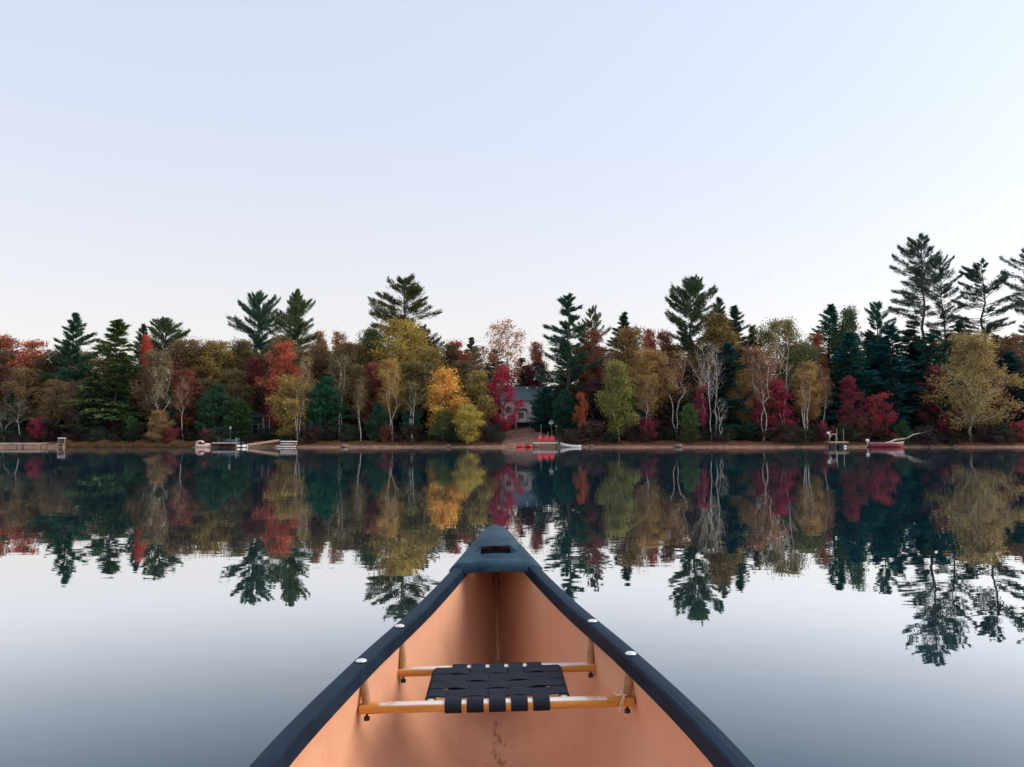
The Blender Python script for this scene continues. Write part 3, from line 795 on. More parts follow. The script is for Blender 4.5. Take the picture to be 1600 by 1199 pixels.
GAIN = 1.15
trng = random.Random(5)
USE = {}
def place(kind, x, top, width, D, colr, label, group=None, base_y=None, rot=None, variant=None, gain=1.0, name=None, cat=None):
    nm, ct, trees = PROTO[kind]
    k = USE.get(kind, 0); USE[kind] = k + 1
    T = trees[(k if variant is None else variant) % len(trees)]
    if kind == 'spire': width *= 1.55
    pt = P(x, top, D)
    zb = gz(pt[0], D) - 0.05
    H = max(pt[2] - zb, 0.5); Wd = width / F * D
    root = empty(name or nm, (pt[0], D, zb), trng.uniform(0, 6.28) if rot is None else rot)
    sz = H / T.H; sx = Wd / T.W
    sx = min(max(sx, sz * 0.38), sz * 2.1)
    root.scale = (sx, sx, sz)
    c = lin(colr); lum = 0.3 * c[0] + 0.6 * c[1] + 0.1 * c[2]
    if kind in ('birch', 'birch_low', 'birch_thin', 'birch_big', 'broad', 'oak'): gain *= 1.45
    soft = kind in ('hemlock', 'spire', 'cedar', 'pine', 'pine_open', 'pine_ascending', 'full_pine')
    if soft: gain *= 1.6
    c = [max(lum + (v - lum) * (0.98 if soft else 0.88), 0.004) * GAIN * gain for v in c]
    for part, me in (('trunk', T.trunk), ('crown', T.crown)):
        o = bpy.data.objects.new(part, me); o.parent = root; o.color = (c[0], c[1], c[2], 1); col.objects.link(o)
    tag(root, label, cat or ct, group)
    return root

# ------------------------------------------------------------------ the trees of the far shore, left to right
# kind, x, top y, width (photo pixels), distance, colour, label
TREES = [
 # --- left end
 ('maple', 8, 521, 74, 141, 'a8503c', 'dark red maple crown at the far left end of the treeline'),
 ('maple', 52, 529, 82, 139, 'c8683c', 'bright orange maple left of the large dark pine'),
 ('maple', 2, 566, 64, 133, '7c4446', 'dull red maple low at the left edge below the orange maples'),
 ('birch', 38, 572, 66, 131, '78623e', 'brown-olive birch below the orange maple at the far left'),
 ('birch', 84, 590, 64, 129, '7c6440', 'tan-brown birch in front of the large dark pine at left'),
 ('hemlock', 16, 612, 90, 128, '2c4c40', 'dark low hemlock above the left-hand dock'),
 ('birch_thin', 30, 622, 40, 123, '4c4a38', 'slim pale-trunked birch standing behind the left-hand dock'),
 ('birch_thin', 8, 628, 42, 122.5, '4c4438', 'white-stemmed birch at the left edge behind the dock'),
 ('birch_thin', 70, 640, 44, 124, '544a3c', 'small leaning birch beside the crimson bush at left'),
 ('full_pine', 112, 490, 160, 135, '2c4c3c', 'large dark white pine with layered boughs near the left end'),
 ('birch', 122, 592, 58, 127, '6c5340', 'brown-leaved birch just right of the large dark left pine'),
 ('hemlock', 184, 500, 125, 127, '40522c', 'tall green hemlock with drooping lit boughs right of the large dark pine'),
 ('hemlock', 150, 585, 90, 125.5, '2c3c34', 'shaded hemlock between the brown birch and the tall green hemlock'),
 ('cedar', 207, 650, 62, 122.5, '3c5834', 'rounded green cedar at the foot of the tall green hemlock'),
 ('spire', 217, 506, 58, 141, '34463a', 'slim dark spruce top behind the small scarlet maple'),
 ('pine_ascending', 259, 494, 79, 143, '46523a', 'olive-green pine top with upswept branches at left of the treeline'),
 ('maple', 228, 521, 40, 130, 'c84a3a', 'small scarlet maple glowing between the green hemlock and olive pine'),
 ('birch', 246, 545, 62, 126, '6c5c3e', 'grey-olive birch with twin pale trunks below the scarlet maple'),
 ('maple', 274, 562, 56, 130, '5c3040', 'dark plum maple beside the grey-olive birch at left'),
 ('birch_low', 249, 640, 40, 121.5, '8c7048', 'small tan birch near the water left of the pedal boat'),
 # --- left centre
 ('broad', 296, 527, 84, 136, '705a38', 'brown-olive tree in the canopy left of the twin pines'),
 ('broad', 338, 529, 78, 135, '7c6834', 'yellow-olive tree in the canopy left of the twin pines'),
 ('broad', 385, 526, 74, 138, '5c5232', 'dark olive tree directly under the left twin pine'),
 ('maple', 290, 574, 60, 126.5, '904c3a', 'rust-red maple with a white birch trunk before it, above the pedal boat'),
 ('birch_thin', 289, 584, 34, 123.5, '7c4e3c', 'tall white trunk with few rusty leaves above the pedal boat'),
 ('birch', 366, 575, 62, 128, '605634', 'olive birch leaning above the lamp post'),
 ('cedar', 338, 600, 74, 125, '2c4a38', 'broad green cedar behind the lamp post'),
 ('cedar', 374, 622, 56, 124, '34502e', 'green cedar right of the lamp post'),
 ('cedar', 268, 608, 58, 126, '224238', 'dark green cedar below the plum maple at left'),
 ('pine_ascending', 412, 455, 79, 146, '3a5244', 'left one of the twin tall pines rising above the canopy'),
 ('pine_ascending', 456, 452, 79, 146, '48563a', 'right one of the twin tall pines rising above the canopy'),
 ('maple', 402, 556, 56, 130, '6c2036', 'deep crimson maple left of the coral maple'),
 ('maple', 441, 530, 70, 128, 'c25c46', 'coral-red maple below the twin pines'),
 ('birch_low', 456, 582, 66, 123.5, '98803c', 'yellow birch with white trunk at the right end of the grey steps'),
 ('birch_thin', 479, 552, 36, 123, '7c6a3e', 'slender white-trunked birch right of the yellow one by the steps'),
 ('broad', 445, 524, 76, 138, '6e5c34', 'olive canopy tree below the right twin pine'),
 ('broad', 492, 533, 72, 134, '6c5636', 'brown-olive tree right of the coral maple'),
 ('maple', 500, 515, 42, 146, 'b87848', 'left orange-topped maple behind the canopy right of the twin pines'),
 ('maple', 528, 513, 42, 146, 'b4703c', 'right orange-topped maple behind the canopy right of the twin pines'),
 ('cedar', 508, 588, 84, 124.5, '26523e', 'tall dense green cedar between the slender birch and the twin white trunks'),
 ('hemlock', 436, 618, 94, 133, '14303a', 'dark hemlock shading the cabin behind the ramp'),
 # --- centre left
 ('pine', 622, 431, 110, 150, '4a4e34', 'lone broad pine with tiered boughs rising above the yellow-olive tree'),
 ('pine', 668, 508, 67, 152, '3c4634', 'pine bough poking out right of the yellow-olive tree'),
 ('broad', 628, 496, 112, 136, '948034', 'big yellow-olive tree below the lone broad pine'),
 ('broad', 672, 540, 76, 133, '7e6e34', 'olive tree on the right shoulder of the big yellow-olive tree'),
 ('broad', 574, 508, 70, 138, '3c5030', 'dark green rounded tree left of the big yellow-olive tree'),
 ('broad', 552, 530, 72, 133, '645234', 'brown-olive tree left of the big yellow-olive tree'),
 ('birch_thin', 532, 548, 44, 125, '5e5638', 'birch with two white trunks beside the tall green cedar'),
 ('birch', 562, 566, 56, 127, '6a5a34', 'olive birch with a pale trunk left of the rose-red maple'),
 ('maple', 586, 564, 56, 128, 'a04a4a', 'rose-red maple between two birches left of centre'),
 ('birch', 611, 553, 48, 125.5, '9c7c38', 'ochre birch with a straight white trunk right of the rose-red maple'),
 ('birch', 648, 562, 88, 128, '625a32', 'wide olive birch left of the golden birch'),
 ('birch_low', 697, 573, 66, 124, 'cc9c38', 'golden-yellow birch left of centre above the shore'),
 ('birch_low', 746, 578, 62, 125.5, '88783a', 'olive-yellow birch beside the crimson maple'),
 ('birch_low', 694, 638, 58, 122, '5c6a30', 'green leafy young birch below the golden birch'),
 ('birch_low', 731, 628, 46, 120.2, 'a8983a', 'lime-yellow birch leaning over the water below the olive-yellow birch'),
 ('cedar', 590, 628, 66, 122.5, '30503a', 'round dark green cedar on the bank below the rose-red maple'),
 ('cedar', 640, 636, 60, 123, '204838', 'dark cedar on the bank left of the green young birch'),
 ('maple', 712, 529, 54, 144, 'b03a36', 'bright red maple top right of the yellow-olive tree'),
 ('maple', 728, 548, 46, 140, 'b0563a', 'orange-red maple just below the bright red top'),
 ('spire', 736, 527, 51, 147, '3e4a3a', 'small dark spruce tip right of the bright red maple top'),
 ('oak', 790, 499, 96, 142, 'a0684c', 'sparse pinkish-brown oak with sky showing through its crown'),
 ('oak', 752, 541, 70, 138, '7a5c42', 'grey-brown thin-leaved tree left of the sparse oak'),
 ('broad', 722, 562, 70, 132, '5e5234', 'shaded olive tree behind the golden birch'),
 ('maple', 789, 571, 62, 126, 'b81c4a', 'vivid crimson maple beside the white cottage'),
 # --- centre
 ('maple', 836, 530, 44, 144, '9c5044', 'dull red maple left of the tall central spruce'),
 ('maple', 842, 562, 54, 140, '6a2c44', 'wine-purple maple above the cottage roof'),
 ('maple', 824, 580, 60, 143, '5e4636', 'brown tree above the cottage roof right of the crimson maple'),
 ('full_pine', 889, 459, 130, 131, '2c4c40', 'tall dark pine right of the cottage'),
 ('cedar', 851, 606, 66, 131.5, '1c4440', 'dark evergreen hiding the right half of the cottage'),
 ('cedar', 884, 608, 60, 127, '24483c', 'dark green cedar behind the two dishes'),
 ('pine', 926, 479, 56, 143, '4e4c34', 'olive-brown pine top right of the tall dark central pine'),
 ('spire', 968, 489, 71, 144, '34463a', 'dark spruce tip above the ochre-brown birch canopy'),
 ('maple', 926, 513, 70, 132, '80483a', 'rusty brown maple right of the tall dark central pine'),
 ('maple', 930, 590, 62, 127, '563240', 'dark plum maple low in the woods right of the cottage'),
 ('broad', 972, 508, 88, 134, '7e6438', 'ochre-brown tree crown right of the rusty maple'),
 ('maple', 1012, 509, 48, 142, 'b44848', 'rose-red maple top right of the ochre-brown crown'),
 ('maple', 1036, 512, 44, 143, '90523e', 'brownish red maple top left of the right-centre pine'),
 ('birch_low', 967, 562, 58, 122.5, '7c7a38', 'drooping yellow-green birch with white trunk right of the orange sapling'),
 ('birch', 1014, 543, 72, 126.5, '9c7a40', 'tan-ochre birch right of the drooping yellow-green birch'),
 ('birch_thin', 952, 545, 40, 128, '6e583a', 'pale forked trunk in the wood behind the drooping birch'),
 ('sapling', 907, 612, 26, 122, 'c2602e', 'slim bright orange sapling on the bank right of the dishes'),
 ('cedar', 1000, 640, 64, 124, '203c3a', 'dark cedar below the tan-ochre birch'),
 ('hemlock', 935, 610, 90, 129, '162e3a', 'dark hemlock in shade behind the orange sapling'),
 # --- right centre
 ('pine_ascending', 1077, 431, 74, 137, '3c4c34', 'tall olive pine at right of centre'),
 ('spire', 1114, 466, 75, 143, '44483a', 'brownish spruce tip right of the tall olive pine'),
 ('broad', 1122, 488, 78, 135, '746034', 'olive-ochre tree crown above the tall bare white trunks'),
 ('spire', 1150, 477, 78, 140, '2e483c', 'dark spruce spire right of the olive-ochre crown'),
 ('birch_thin', 1054, 543, 56, 125, '86623e', 'brown-leaved birch with trunks forming a V right of centre'),
 ('bare', 1095, 528, 42, 124, '6c5a3c', 'tall bare white birch, left of the bare pair right of centre'),
 ('bare', 1114, 534, 44, 125, '6c5a3c', 'tall bare white birch, right of the bare pair right of centre'),
 ('hemlock', 1130, 535, 141, 129, '143e44', 'wide dark teal hemlock behind the bare white birches'),
 ('hemlock', 1056, 590, 108, 129, '12343c', 'shaded hemlock behind the V-trunked birch'),
 ('cedar', 1076, 630, 32, 121.5, '485c34', 'small egg-shaped green cedar near the water right of centre'),
 ('spire', 1172, 508, 58, 141, '3c4a38', 'small spruce tip between the spruce spire and the olive tree'),
 ('broad', 1216, 493, 84, 137, '7a7040', 'olive tree crown behind the branching white birch'),
 ('bare', 1219, 520, 58, 125, '7a6448', 'branching bare white birch above the crimson maple'),
 ('birch_thin', 1186, 532, 66, 126, '80583e', 'brown birch with a pale limb leaning left, beside the branching white birch'),
 ('birch', 1166, 578, 52, 127, '8c7240', 'ochre birch clump left of the crimson lakeside maple'),
 ('maple', 1210, 592, 72, 123.5, 'b4244e', 'crimson lakeside maple with spreading boughs right of centre'),
 ('maple', 1272, 518, 56, 134, '94503a', 'rust-orange maple right of the olive crown'),
 ('birch_low', 1252, 527, 54, 130, '566036', 'green-leaved tree left of the rust-orange maple'),
 ('birch', 1262, 558, 50, 125, '90703e', 'tan birch with pale trunk in front of the rust-orange maple'),
 ('birch_thin', 1284, 572, 40, 125.5, '7c5840', 'leaning pale birch stem right of the tan birch'),
 ('hemlock', 1180, 600, 101, 129, '12343e', 'dark hemlock behind the crimson lakeside maple'),
 ('hemlock', 1262, 620, 90, 128, '14343e', 'dark hemlock behind the square dock'),
 # --- right
 ('spire', 1288, 476, 112, 139, '285040', 'dark green spruce above the square dock'),
 ('birch', 1322, 476, 60, 137, '3e5636', 'green rounded treetop right of the dark green spruce'),
 ('pine', 1370, 470, 56, 142, '244840', 'small dark pine top left of the tallest pine'),
 ('hemlock', 1330, 520, 108, 131, '104648', 'dark teal hemlock above the red boat'),
 ('hemlock', 1400, 508, 134, 132, '0e4246', 'dark teal hemlock below the tallest pine'),
 ('hemlock', 1452, 520, 108, 130, '1a4a44', 'dark hemlock left of the big ochre birch'),
 ('hemlock', 1392, 590, 123, 126, '104044', 'low dark hemlock behind the fallen trunk'),
 ('pine_open', 1436, 366, 103, 141, '38483c', 'tallest pine with open tiered boughs at right'),
 ('pine_open', 1473, 396, 81, 143, '34463e', 'second tall pine, close to the right of the tallest'),
 ('pine_open', 1539, 406, 110, 139, '30443c', 'third tall open pine, above the big ochre birch'),
 ('pine_open', 1619, 374, 101, 140, '3a463c', 'tall pine cut by the right edge of the picture'),
 ('spire', 1500, 500, 85, 142, '2c463c', 'dark spruce between the tall pines at right'),
 ('birch_big', 1511, 514, 122, 123.5, '94804a', 'big ochre birch with a curved white trunk at right'),
 ('maple', 1462, 568, 60, 128, '883048', 'crimson maple peeping out left of the big ochre birch'),
 ('maple', 1556, 575, 56, 127.5, '8a3048', 'crimson maple peeping out right of the big ochre birch'),
 ('broad', 1574, 522, 80, 134, '70503a', 'brown-red tree near the right edge under the pines'),
 ('hemlock', 1570, 548, 123, 130, '164044', 'dark teal hemlock right of the big ochre birch'),
 ('hemlock', 1620, 540, 101, 129, '18403e', 'dark hemlock at the right edge of the picture'),
 ('maple', 1326, 586, 40, 124, '8c2446', 'slim dark crimson maple behind the square dock'),
 ('sapling', 1374, 612, 46, 122.5, 'ac2440', 'scarlet sapling behind the red boat'),
 ('cedar', 1410, 655, 36, 121, '35523a', 'small green cedar behind the fallen trunk'),
 # --- slender birches whose white trunks show against the shade
 ('birch_thin', 254, 566, 44, 122.5, '6c5c3e', 'white birch trunk right of the tan lakeside birch at left'),
 ('birch_thin', 467, 596, 40, 121.8, '8c7440', 'white birch trunk standing in front of the yellow birch by the steps'),
 ('birch_thin', 565, 588, 36, 122.0, '6a5a34', 'white birch trunk left of the round dark cedar'),
 ('birch_thin', 614, 572, 40, 121.8, '947438', 'straight white birch trunk right of the round dark cedar'),
 ('birch_thin', 645, 592, 36, 122.0, '625a32', 'slim white birch trunk left of the golden birch'),
 ('birch_thin', 1010, 585, 40, 122.5, '8c7040', 'pale birch trunk in front of the tan-ochre birch'),
 ('birch_thin', 1190, 552, 54, 122.3, '80583e', 'white birch trunk rising behind the crimson lakeside maple'),
 ('birch_thin', 1256, 572, 40, 122.3, '90703e', 'white birch trunk right of the crimson lakeside maple'),
 ('bare', 1110, 548, 36, 122.5, '6c5a3c', 'thin bare white birch in front of the bare pair'),
]
for row in TREES:
    kind, x, top, wd, D, c, lab = row
    place(kind, x, top, wd, D, c, lab, group=None)

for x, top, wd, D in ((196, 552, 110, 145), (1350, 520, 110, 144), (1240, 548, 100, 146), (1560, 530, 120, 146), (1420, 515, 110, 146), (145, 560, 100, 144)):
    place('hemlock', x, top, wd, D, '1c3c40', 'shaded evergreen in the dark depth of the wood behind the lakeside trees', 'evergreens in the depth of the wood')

# saplings and shrubs with a colour of their own
SHRUBS = [
 ('sapling', 55, 650, 30, 121.5, 'a41e48', 'crimson bush behind the left-hand dock'),
 ('shrub', 268, 666, 30, 121, '903840', 'dull red shrub left of the pedal boat'),
 ('sparse_shrub', 328, 668, 30, 121, 'a42a44', 'crimson shrub left of the lamp post'),
 ('sparse_shrub', 488, 664, 34, 121, '782c44', 'dark crimson shrub right of the grey steps'),
 ('sapling', 1008, 652, 44, 121.5, '922448', 'crimson sapling on the bank below the tan-ochre birch'),
 ('shrub', 925, 655, 56, 122, '5a3a3c', 'brown-purple shrub mound right of the orange sapling'),
 ('shrub', 893, 668, 44, 121.5, '58423a', 'brown shrub behind the white canoe'),
 ('sapling', 1095, 600, 30, 123, 'a02a4c', 'thin crimson sapling beside the tall bare birches'),
 ('bare', 1126, 620, 34, 121.5, '4c4a48', 'grey leafless sapling on the bank right of the egg-shaped cedar'),
 ('shrub', 1288, 655, 34, 121.5, '8c2440', 'red shrub just behind the square dock'),
 ('shrub', 1345, 640, 40, 122, '6e3a3a', 'reddish-brown shrub between square dock and red boat'),
 ('sapling', 1484, 640, 44, 124.5, '9c2a48', 'crimson sapling under the left side of the big ochre birch'),
 ('shrub', 1592, 655, 40, 121.5, 'a82c48', 'crimson shrub at the right edge of the shore'),
 ('shrub', 1572, 668, 26, 121, '8c2a3c', 'small red shrub right of the big ochre birch'),
 ('sparse_shrub', 1400, 676, 26, 120.5, '904434', 'rusty shrub under the fallen trunk'),
 ('shrub', 605, 660, 26, 121, '884234', 'small rust shrub on the bank left of centre'),
]
for kind, x, top, wd, D, c, lab in SHRUBS:
    place(kind, x, top, wd, D, c, lab)

# low undergrowth along the bank; alike along each stretch
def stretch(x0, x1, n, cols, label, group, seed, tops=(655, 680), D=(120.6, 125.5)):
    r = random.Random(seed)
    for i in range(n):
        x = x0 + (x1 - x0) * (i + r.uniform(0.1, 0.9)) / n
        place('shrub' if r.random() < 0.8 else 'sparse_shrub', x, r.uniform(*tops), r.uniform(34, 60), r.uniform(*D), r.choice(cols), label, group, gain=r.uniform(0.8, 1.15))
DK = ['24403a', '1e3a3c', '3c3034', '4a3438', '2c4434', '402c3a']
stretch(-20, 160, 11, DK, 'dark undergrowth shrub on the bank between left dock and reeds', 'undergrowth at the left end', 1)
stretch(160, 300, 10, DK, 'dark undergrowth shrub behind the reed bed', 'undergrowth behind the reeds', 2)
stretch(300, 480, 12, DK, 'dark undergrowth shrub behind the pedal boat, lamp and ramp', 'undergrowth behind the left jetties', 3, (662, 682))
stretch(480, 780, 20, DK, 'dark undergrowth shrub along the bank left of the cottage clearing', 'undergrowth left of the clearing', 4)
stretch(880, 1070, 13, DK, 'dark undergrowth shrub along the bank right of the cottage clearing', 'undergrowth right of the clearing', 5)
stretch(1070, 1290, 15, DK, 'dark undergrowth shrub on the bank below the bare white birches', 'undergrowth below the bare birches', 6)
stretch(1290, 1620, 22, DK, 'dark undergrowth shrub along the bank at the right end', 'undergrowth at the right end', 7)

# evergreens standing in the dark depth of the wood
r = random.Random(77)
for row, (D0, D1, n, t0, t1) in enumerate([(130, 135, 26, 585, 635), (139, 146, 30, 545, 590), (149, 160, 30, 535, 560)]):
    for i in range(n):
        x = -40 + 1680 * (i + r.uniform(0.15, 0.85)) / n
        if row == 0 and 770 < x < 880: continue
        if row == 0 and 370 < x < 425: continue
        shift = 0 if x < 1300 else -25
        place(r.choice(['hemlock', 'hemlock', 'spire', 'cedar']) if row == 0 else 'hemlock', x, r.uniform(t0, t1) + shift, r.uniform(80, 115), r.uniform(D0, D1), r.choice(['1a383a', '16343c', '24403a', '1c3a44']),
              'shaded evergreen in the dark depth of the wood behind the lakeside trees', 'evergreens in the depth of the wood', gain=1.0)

# olive-brown trees that fill the canopy between the ones told apart above
r = random.Random(99)
for i, x in enumerate([20, 75, 150, 285, 318, 362, 408, 455, 500, 540, 585, 650, 700, 900, 945, 990, 1050, 1100, 1165, 1240, 1545]):
    place(r.choice(['broad', 'broad', 'maple']), x + r.uniform(-8, 8), r.uniform(534, 552), r.uniform(76, 100), r.uniform(138, 144), r.choice(['6a5636', '5e5232', '74603a', '6c4a38', '58503a']),
          'muted olive-brown tree filling the canopy behind the brighter lakeside trees', 'olive-brown trees filling the canopy')
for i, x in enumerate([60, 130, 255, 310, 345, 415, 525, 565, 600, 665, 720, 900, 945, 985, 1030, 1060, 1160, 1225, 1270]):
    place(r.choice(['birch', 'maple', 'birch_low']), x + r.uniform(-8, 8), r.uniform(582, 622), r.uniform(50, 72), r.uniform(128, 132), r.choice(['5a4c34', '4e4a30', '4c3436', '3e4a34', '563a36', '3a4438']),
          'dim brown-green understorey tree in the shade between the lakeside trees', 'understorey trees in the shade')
#@@OBJS
# ------------------------------------------------------------------ shore furniture
M['pale_wood'] = simple('pale_wood', (0.62, 0.47, 0.38), 0.8, 0.25, 4)
M['grey_wood'] = simple('grey_wood', (0.36, 0.31, 0.26), 0.85, 0.3, 4)
M['tan_wood'] = simple('tan_wood', (0.40, 0.29, 0.20), 0.85, 0.3, 4)
M['dark_wood'] = simple('dark_wood', (0.07, 0.05, 0.045), 0.85, 0.3, 4)
M['white_paint'] = simple('white_paint', (0.78, 0.76, 0.74), 0.5, 0.1, 4)
M['white_plastic'] = simple('white_plastic', (0.80, 0.78, 0.76), 0.35, 0.08, 4)
M['pink_plastic'] = simple('pink_plastic', (0.72, 0.50, 0.42), 0.4, 0.12, 4)
M['red_plastic'] = simple('red_plastic', (0.72, 0.035, 0.05), 0.45, 0.12, 4)
M['boat_red'] = simple('boat_red', (0.22, 0.018, 0.030), 0.4, 0.15, 3)
M['aluminium'] = simple('aluminium', (0.62, 0.60, 0.60), 0.4, 0.12, 6, metal=0.5)
M['black_plastic'] = simple('black_plastic', (0.015, 0.017, 0.022), 0.5, 0.2, 5)
M['blue_tarp'] = simple('blue_tarp', (0.025, 0.06, 0.13), 0.6, 0.3, 2)
M['siding'] = simple('siding', (0.66, 0.65, 0.63), 0.7, 0.12, 3)
M['roof_blue'] = simple('roof_blue', (0.055, 0.095, 0.125), 0.7, 0.25, 3)
M['dark_glass'] = simple('dark_glass', (0.012, 0.016, 0.022), 0.08, 0.1, 2)
M['dark_wall'] = simple('dark_wall', (0.03, 0.038, 0.045), 0.8, 0.2, 3)
M['grey_frame'] = simple('grey_frame', (0.20, 0.26, 0.28), 0.6, 0.15, 4)
M['dish_grey'] = simple('dish_grey', (0.62, 0.62, 0.62), 0.5, 0.08, 4)
M['dead_wood'] = simple('dead_wood', (0.52, 0.46, 0.40), 0.85, 0.3, 3)

def dock(name, x0, x1, D, ytop, length, mat, label, thick=0.14, posts=3, cat='dock', beam=True):
    a = P(x0, ytop, D); b = P(x1, ytop, D); w_ = b[0] - a[0]
    zt = a[2]
    root = empty(name, ((a[0] + b[0]) / 2, D + length / 2, 0)); tag(root, label, cat)
    # planked top: boards laid across with gaps
    mb = MB(); n = max(int(w_ / 0.30), 2)
    for i in range(n):
        mb.box((-w_ / 2 + (i + 0.5) * w_ / n, 0, zt - 0.025 + 0.006 * math.sin(i * 7.3)), (w_ / n * 0.94, length, 0.05))
    mb.build('deck', mat, root)
    if beam:
        mb = MB()
        for yy in (-length / 2 + 0.06, length / 2 - 0.06): mb.box((0, yy, zt - 0.05 - thick / 2 - 0.003), (w_ * 0.99, 0.06, thick))
        mb.build('beam', mat, root)
    for i in range(posts):
        xx = -w_ / 2 + 0.15 + (w_ - 0.3) * i / max(posts - 1, 1)
        for yy in (-length / 2 + 0.15, length / 2 - 0.15):
            mb = MB(); mb.tube([(xx, yy, -1.0), (xx, yy, zt - 0.055)], 0.055, 8); mb.build('post', M['dark_wood'], root)
    return root

dock('dock', -90, 65, 115.5, 692.3, 1.8, M['pale_wood'], 'long pale wooden dock at the far left over the water', posts=5)

# small bench on a landing at the end of the reeds
c = P(95, 700, 117.3)
root = empty('bench', (c[0], 117.3, 0)); tag(root, 'small wooden bench with pale top rail at the left end of the reeds', 'bench')
MB().box((0, 0, 0.10), (1.15, 1.0, 0.10)).build('platform', M['tan_wood'], root)
MB().box((0, -0.1, 0.55), (1.10, 0.40, 0.07)).build('seat', M['tan_wood'], root)
MB().box((0, 0.18, 1.38), (1.18, 0.07, 0.16)).build('top_rail', M['white_paint'], root)
MB().box((0, 0.2, 0.96), (1.05, 0.04, 0.62)).build('backrest', M['dark_wood'], root)
for xx in (-0.48, 0.48):
    for yy in (-0.25, 0.16):
        MB().box((xx, yy, -0.1 if yy < 0 else 0.30), (0.09, 0.09, 1.2 if yy < 0 else 2.0)).build('leg', M['tan_wood'], root)

# pedal boat
c = P(317, 699, 117.4)
root = empty('pedal_boat', (c[0], 117.4, 0)); tag(root, 'pale pink pedal boat with a curved seat back beside the left jetty', 'boat')
mb = MB(); rg = []
for q in np.linspace(-1, 1, 13):
    hw = 0.55 * (1 - abs(q) ** 3.5) + 0.05; zt = 0.34 + 0.16 * q * q
    rg.append([(q * 1.15, hw * math.cos(a), (zt if math.sin(a) > 0 else 0.0) + 0.10 * math.sin(a)) for a in np.linspace(0, 2 * math.pi, 14, endpoint=False)])
mb.loft(rg); mb.build('hull', M['pink_plastic'], root, smooth=True)
mb = MB(); arc = [(-0.95 + 0.55 * (1 - math.cos(a)), 0.0, 0.38 + 0.58 * math.sin(a)) for a in np.linspace(0.2, 2.6, 10)]
for yy in (-0.32, 0.0, 0.32): mb.tube([(p[0], yy, p[2]) for p in arc], 0.10, 8)
mb.build('seat_back', M['pink_plastic'], root, smooth=True)
mb = MB(); mb.box((0.62, 0, 0.52), (0.5, 0.7, 0.18)); mb.build('bow_cowl', M['white_plastic'], root, bevel=0.05)

dock('dock', 331, 372, 116.8, 691.4, 2.4, M['pale_wood'], 'pale jetty with dark underside between pedal boat and white watercraft', posts=3)

# boat under a blue tarpaulin on the bank
c = P(357, 690, 119.9)
root = empty('covered_boat', (c[0], 119.9, gz(c[0], 119.9) - 0.05)); tag(root, 'boat under a dark blue tarpaulin on the bank behind the jetty', 'boat')
mb = MB(); rg = []
for q in np.linspace(-1, 1, 12):
    hw = 0.75 * math.sqrt(max(1 - abs(q) ** 3, 0.02))
    rg.append([(q * 1.7, hw * math.cos(a), 0.5 + 0.18 * q + (0.42 + 0.12 * math.cos(q * 6)) * max(math.sin(a), -0.25)) for a in np.linspace(0, 2 * math.pi, 14, endpoint=False)])
mb.loft(rg); mb.build('tarpaulin', M['blue_tarp'], root, smooth=True)
mb = MB(); rg = []
for q in np.linspace(-1, 1, 12):
    hw = 0.66 * math.sqrt(max(1 - abs(q) ** 3, 0.02))
    rg.append([(q * 1.62, hw * math.cos(a), 0.46 + 0.18 * q + 0.44 * min(math.sin(a), 0.1)) for a in np.linspace(0, 2 * math.pi, 14, endpoint=False)])
mb.loft(rg); mb.build('hull', M['dark_wall'], root, smooth=True)

# white watercraft at the end of the jetty
c = P(379, 699, 116.2)
root = empty('watercraft', (c[0], 116.2, 0)); tag(root, 'small white watercraft with dark seat between jetty and ramp', 'boat')
for sgn in (-1, 1):
    mb = MB(); rg = []
    for q in np.linspace(-1, 1, 9):
        k = math.sqrt(max(1 - abs(q) ** 4, 0.03))
        rg.append([(sgn * 0.36 + 0.24 * k * math.cos(a), q * 1.3, 0.20 + 0.22 * k * math.sin(a)) for a in np.linspace(0, 2 * math.pi, 10, endpoint=False)])
    mb.loft(rg); mb.build('float', M['white_plastic'], root, smooth=True)
MB().box((0, 0.1, 0.52), (0.34, 1.3, 0.26)).build('seat', M['black_plastic'], root, bevel=0.06)
MB().box((0, -0.55, 0.72), (0.42, 0.3, 0.22)).build('steering_head', M['black_plastic'], root, bevel=0.05)
mb = MB(); mb.tube([(-0.36, -0.5, 0.86), (0.36, -0.5, 0.86)], 0.03, 6); mb.build('handlebar', M['black_plastic'], root)

# mooring posts
for x, ya, lab in ((369, 684, 'thin mooring post at the right end of the pale jetty'), (387, 694, 'short white mooring post at the foot of the ramp')):
    c = P(x, ya, 116.0); mb = MB(); mb.tube([(0, 0, -1), (0, 0, c[2])], 0.06, 8); mb.tube([(0, 0, c[2]), (0, 0, c[2] + 0.05)], [0.075, 0.03], 8)
    o = mb.build('mooring_post', M['white_paint'] if x > 380 else M['grey_wood']); o.location = (c[0], 116.0, 0); tag(o, lab, 'post')

# ramp
a = P(387, 694.5, 116.6); b = P(434, 687.5, 119.6)
root = empty('ramp', (a[0], a[1], 0)); tag(root, 'sloping wooden ramp rising from the jetty to the bank', 'ramp')
d = b - a; L = np.linalg.norm(d); ex = d / L; ey = np.cross((0, 0, 1), ex); ey /= np.linalg.norm(ey); ez = np.cross(ex, ey)
rot = np.stack([ex, ey, ez], 1)
mid = np.array((d[0] / 2, d[1] / 2, (a[2] + b[2]) / 2))
MB().box(mid, (L, 1.3, 0.08), rot).build('deck', M['tan_wood'], root)
for s in (-0.62, 0.62): MB().box(mid + ey * s - ez * 0.13, (L * 0.99, 0.08, 0.16), rot).build('stringer', M['tan_wood'], root)
mb = MB(); mb.tube([(0.5, 0.2, -1), (0.5, 0.2, a[2] + 0.05)], 0.06, 8); mb.build('post', M['dark_wood'], root)

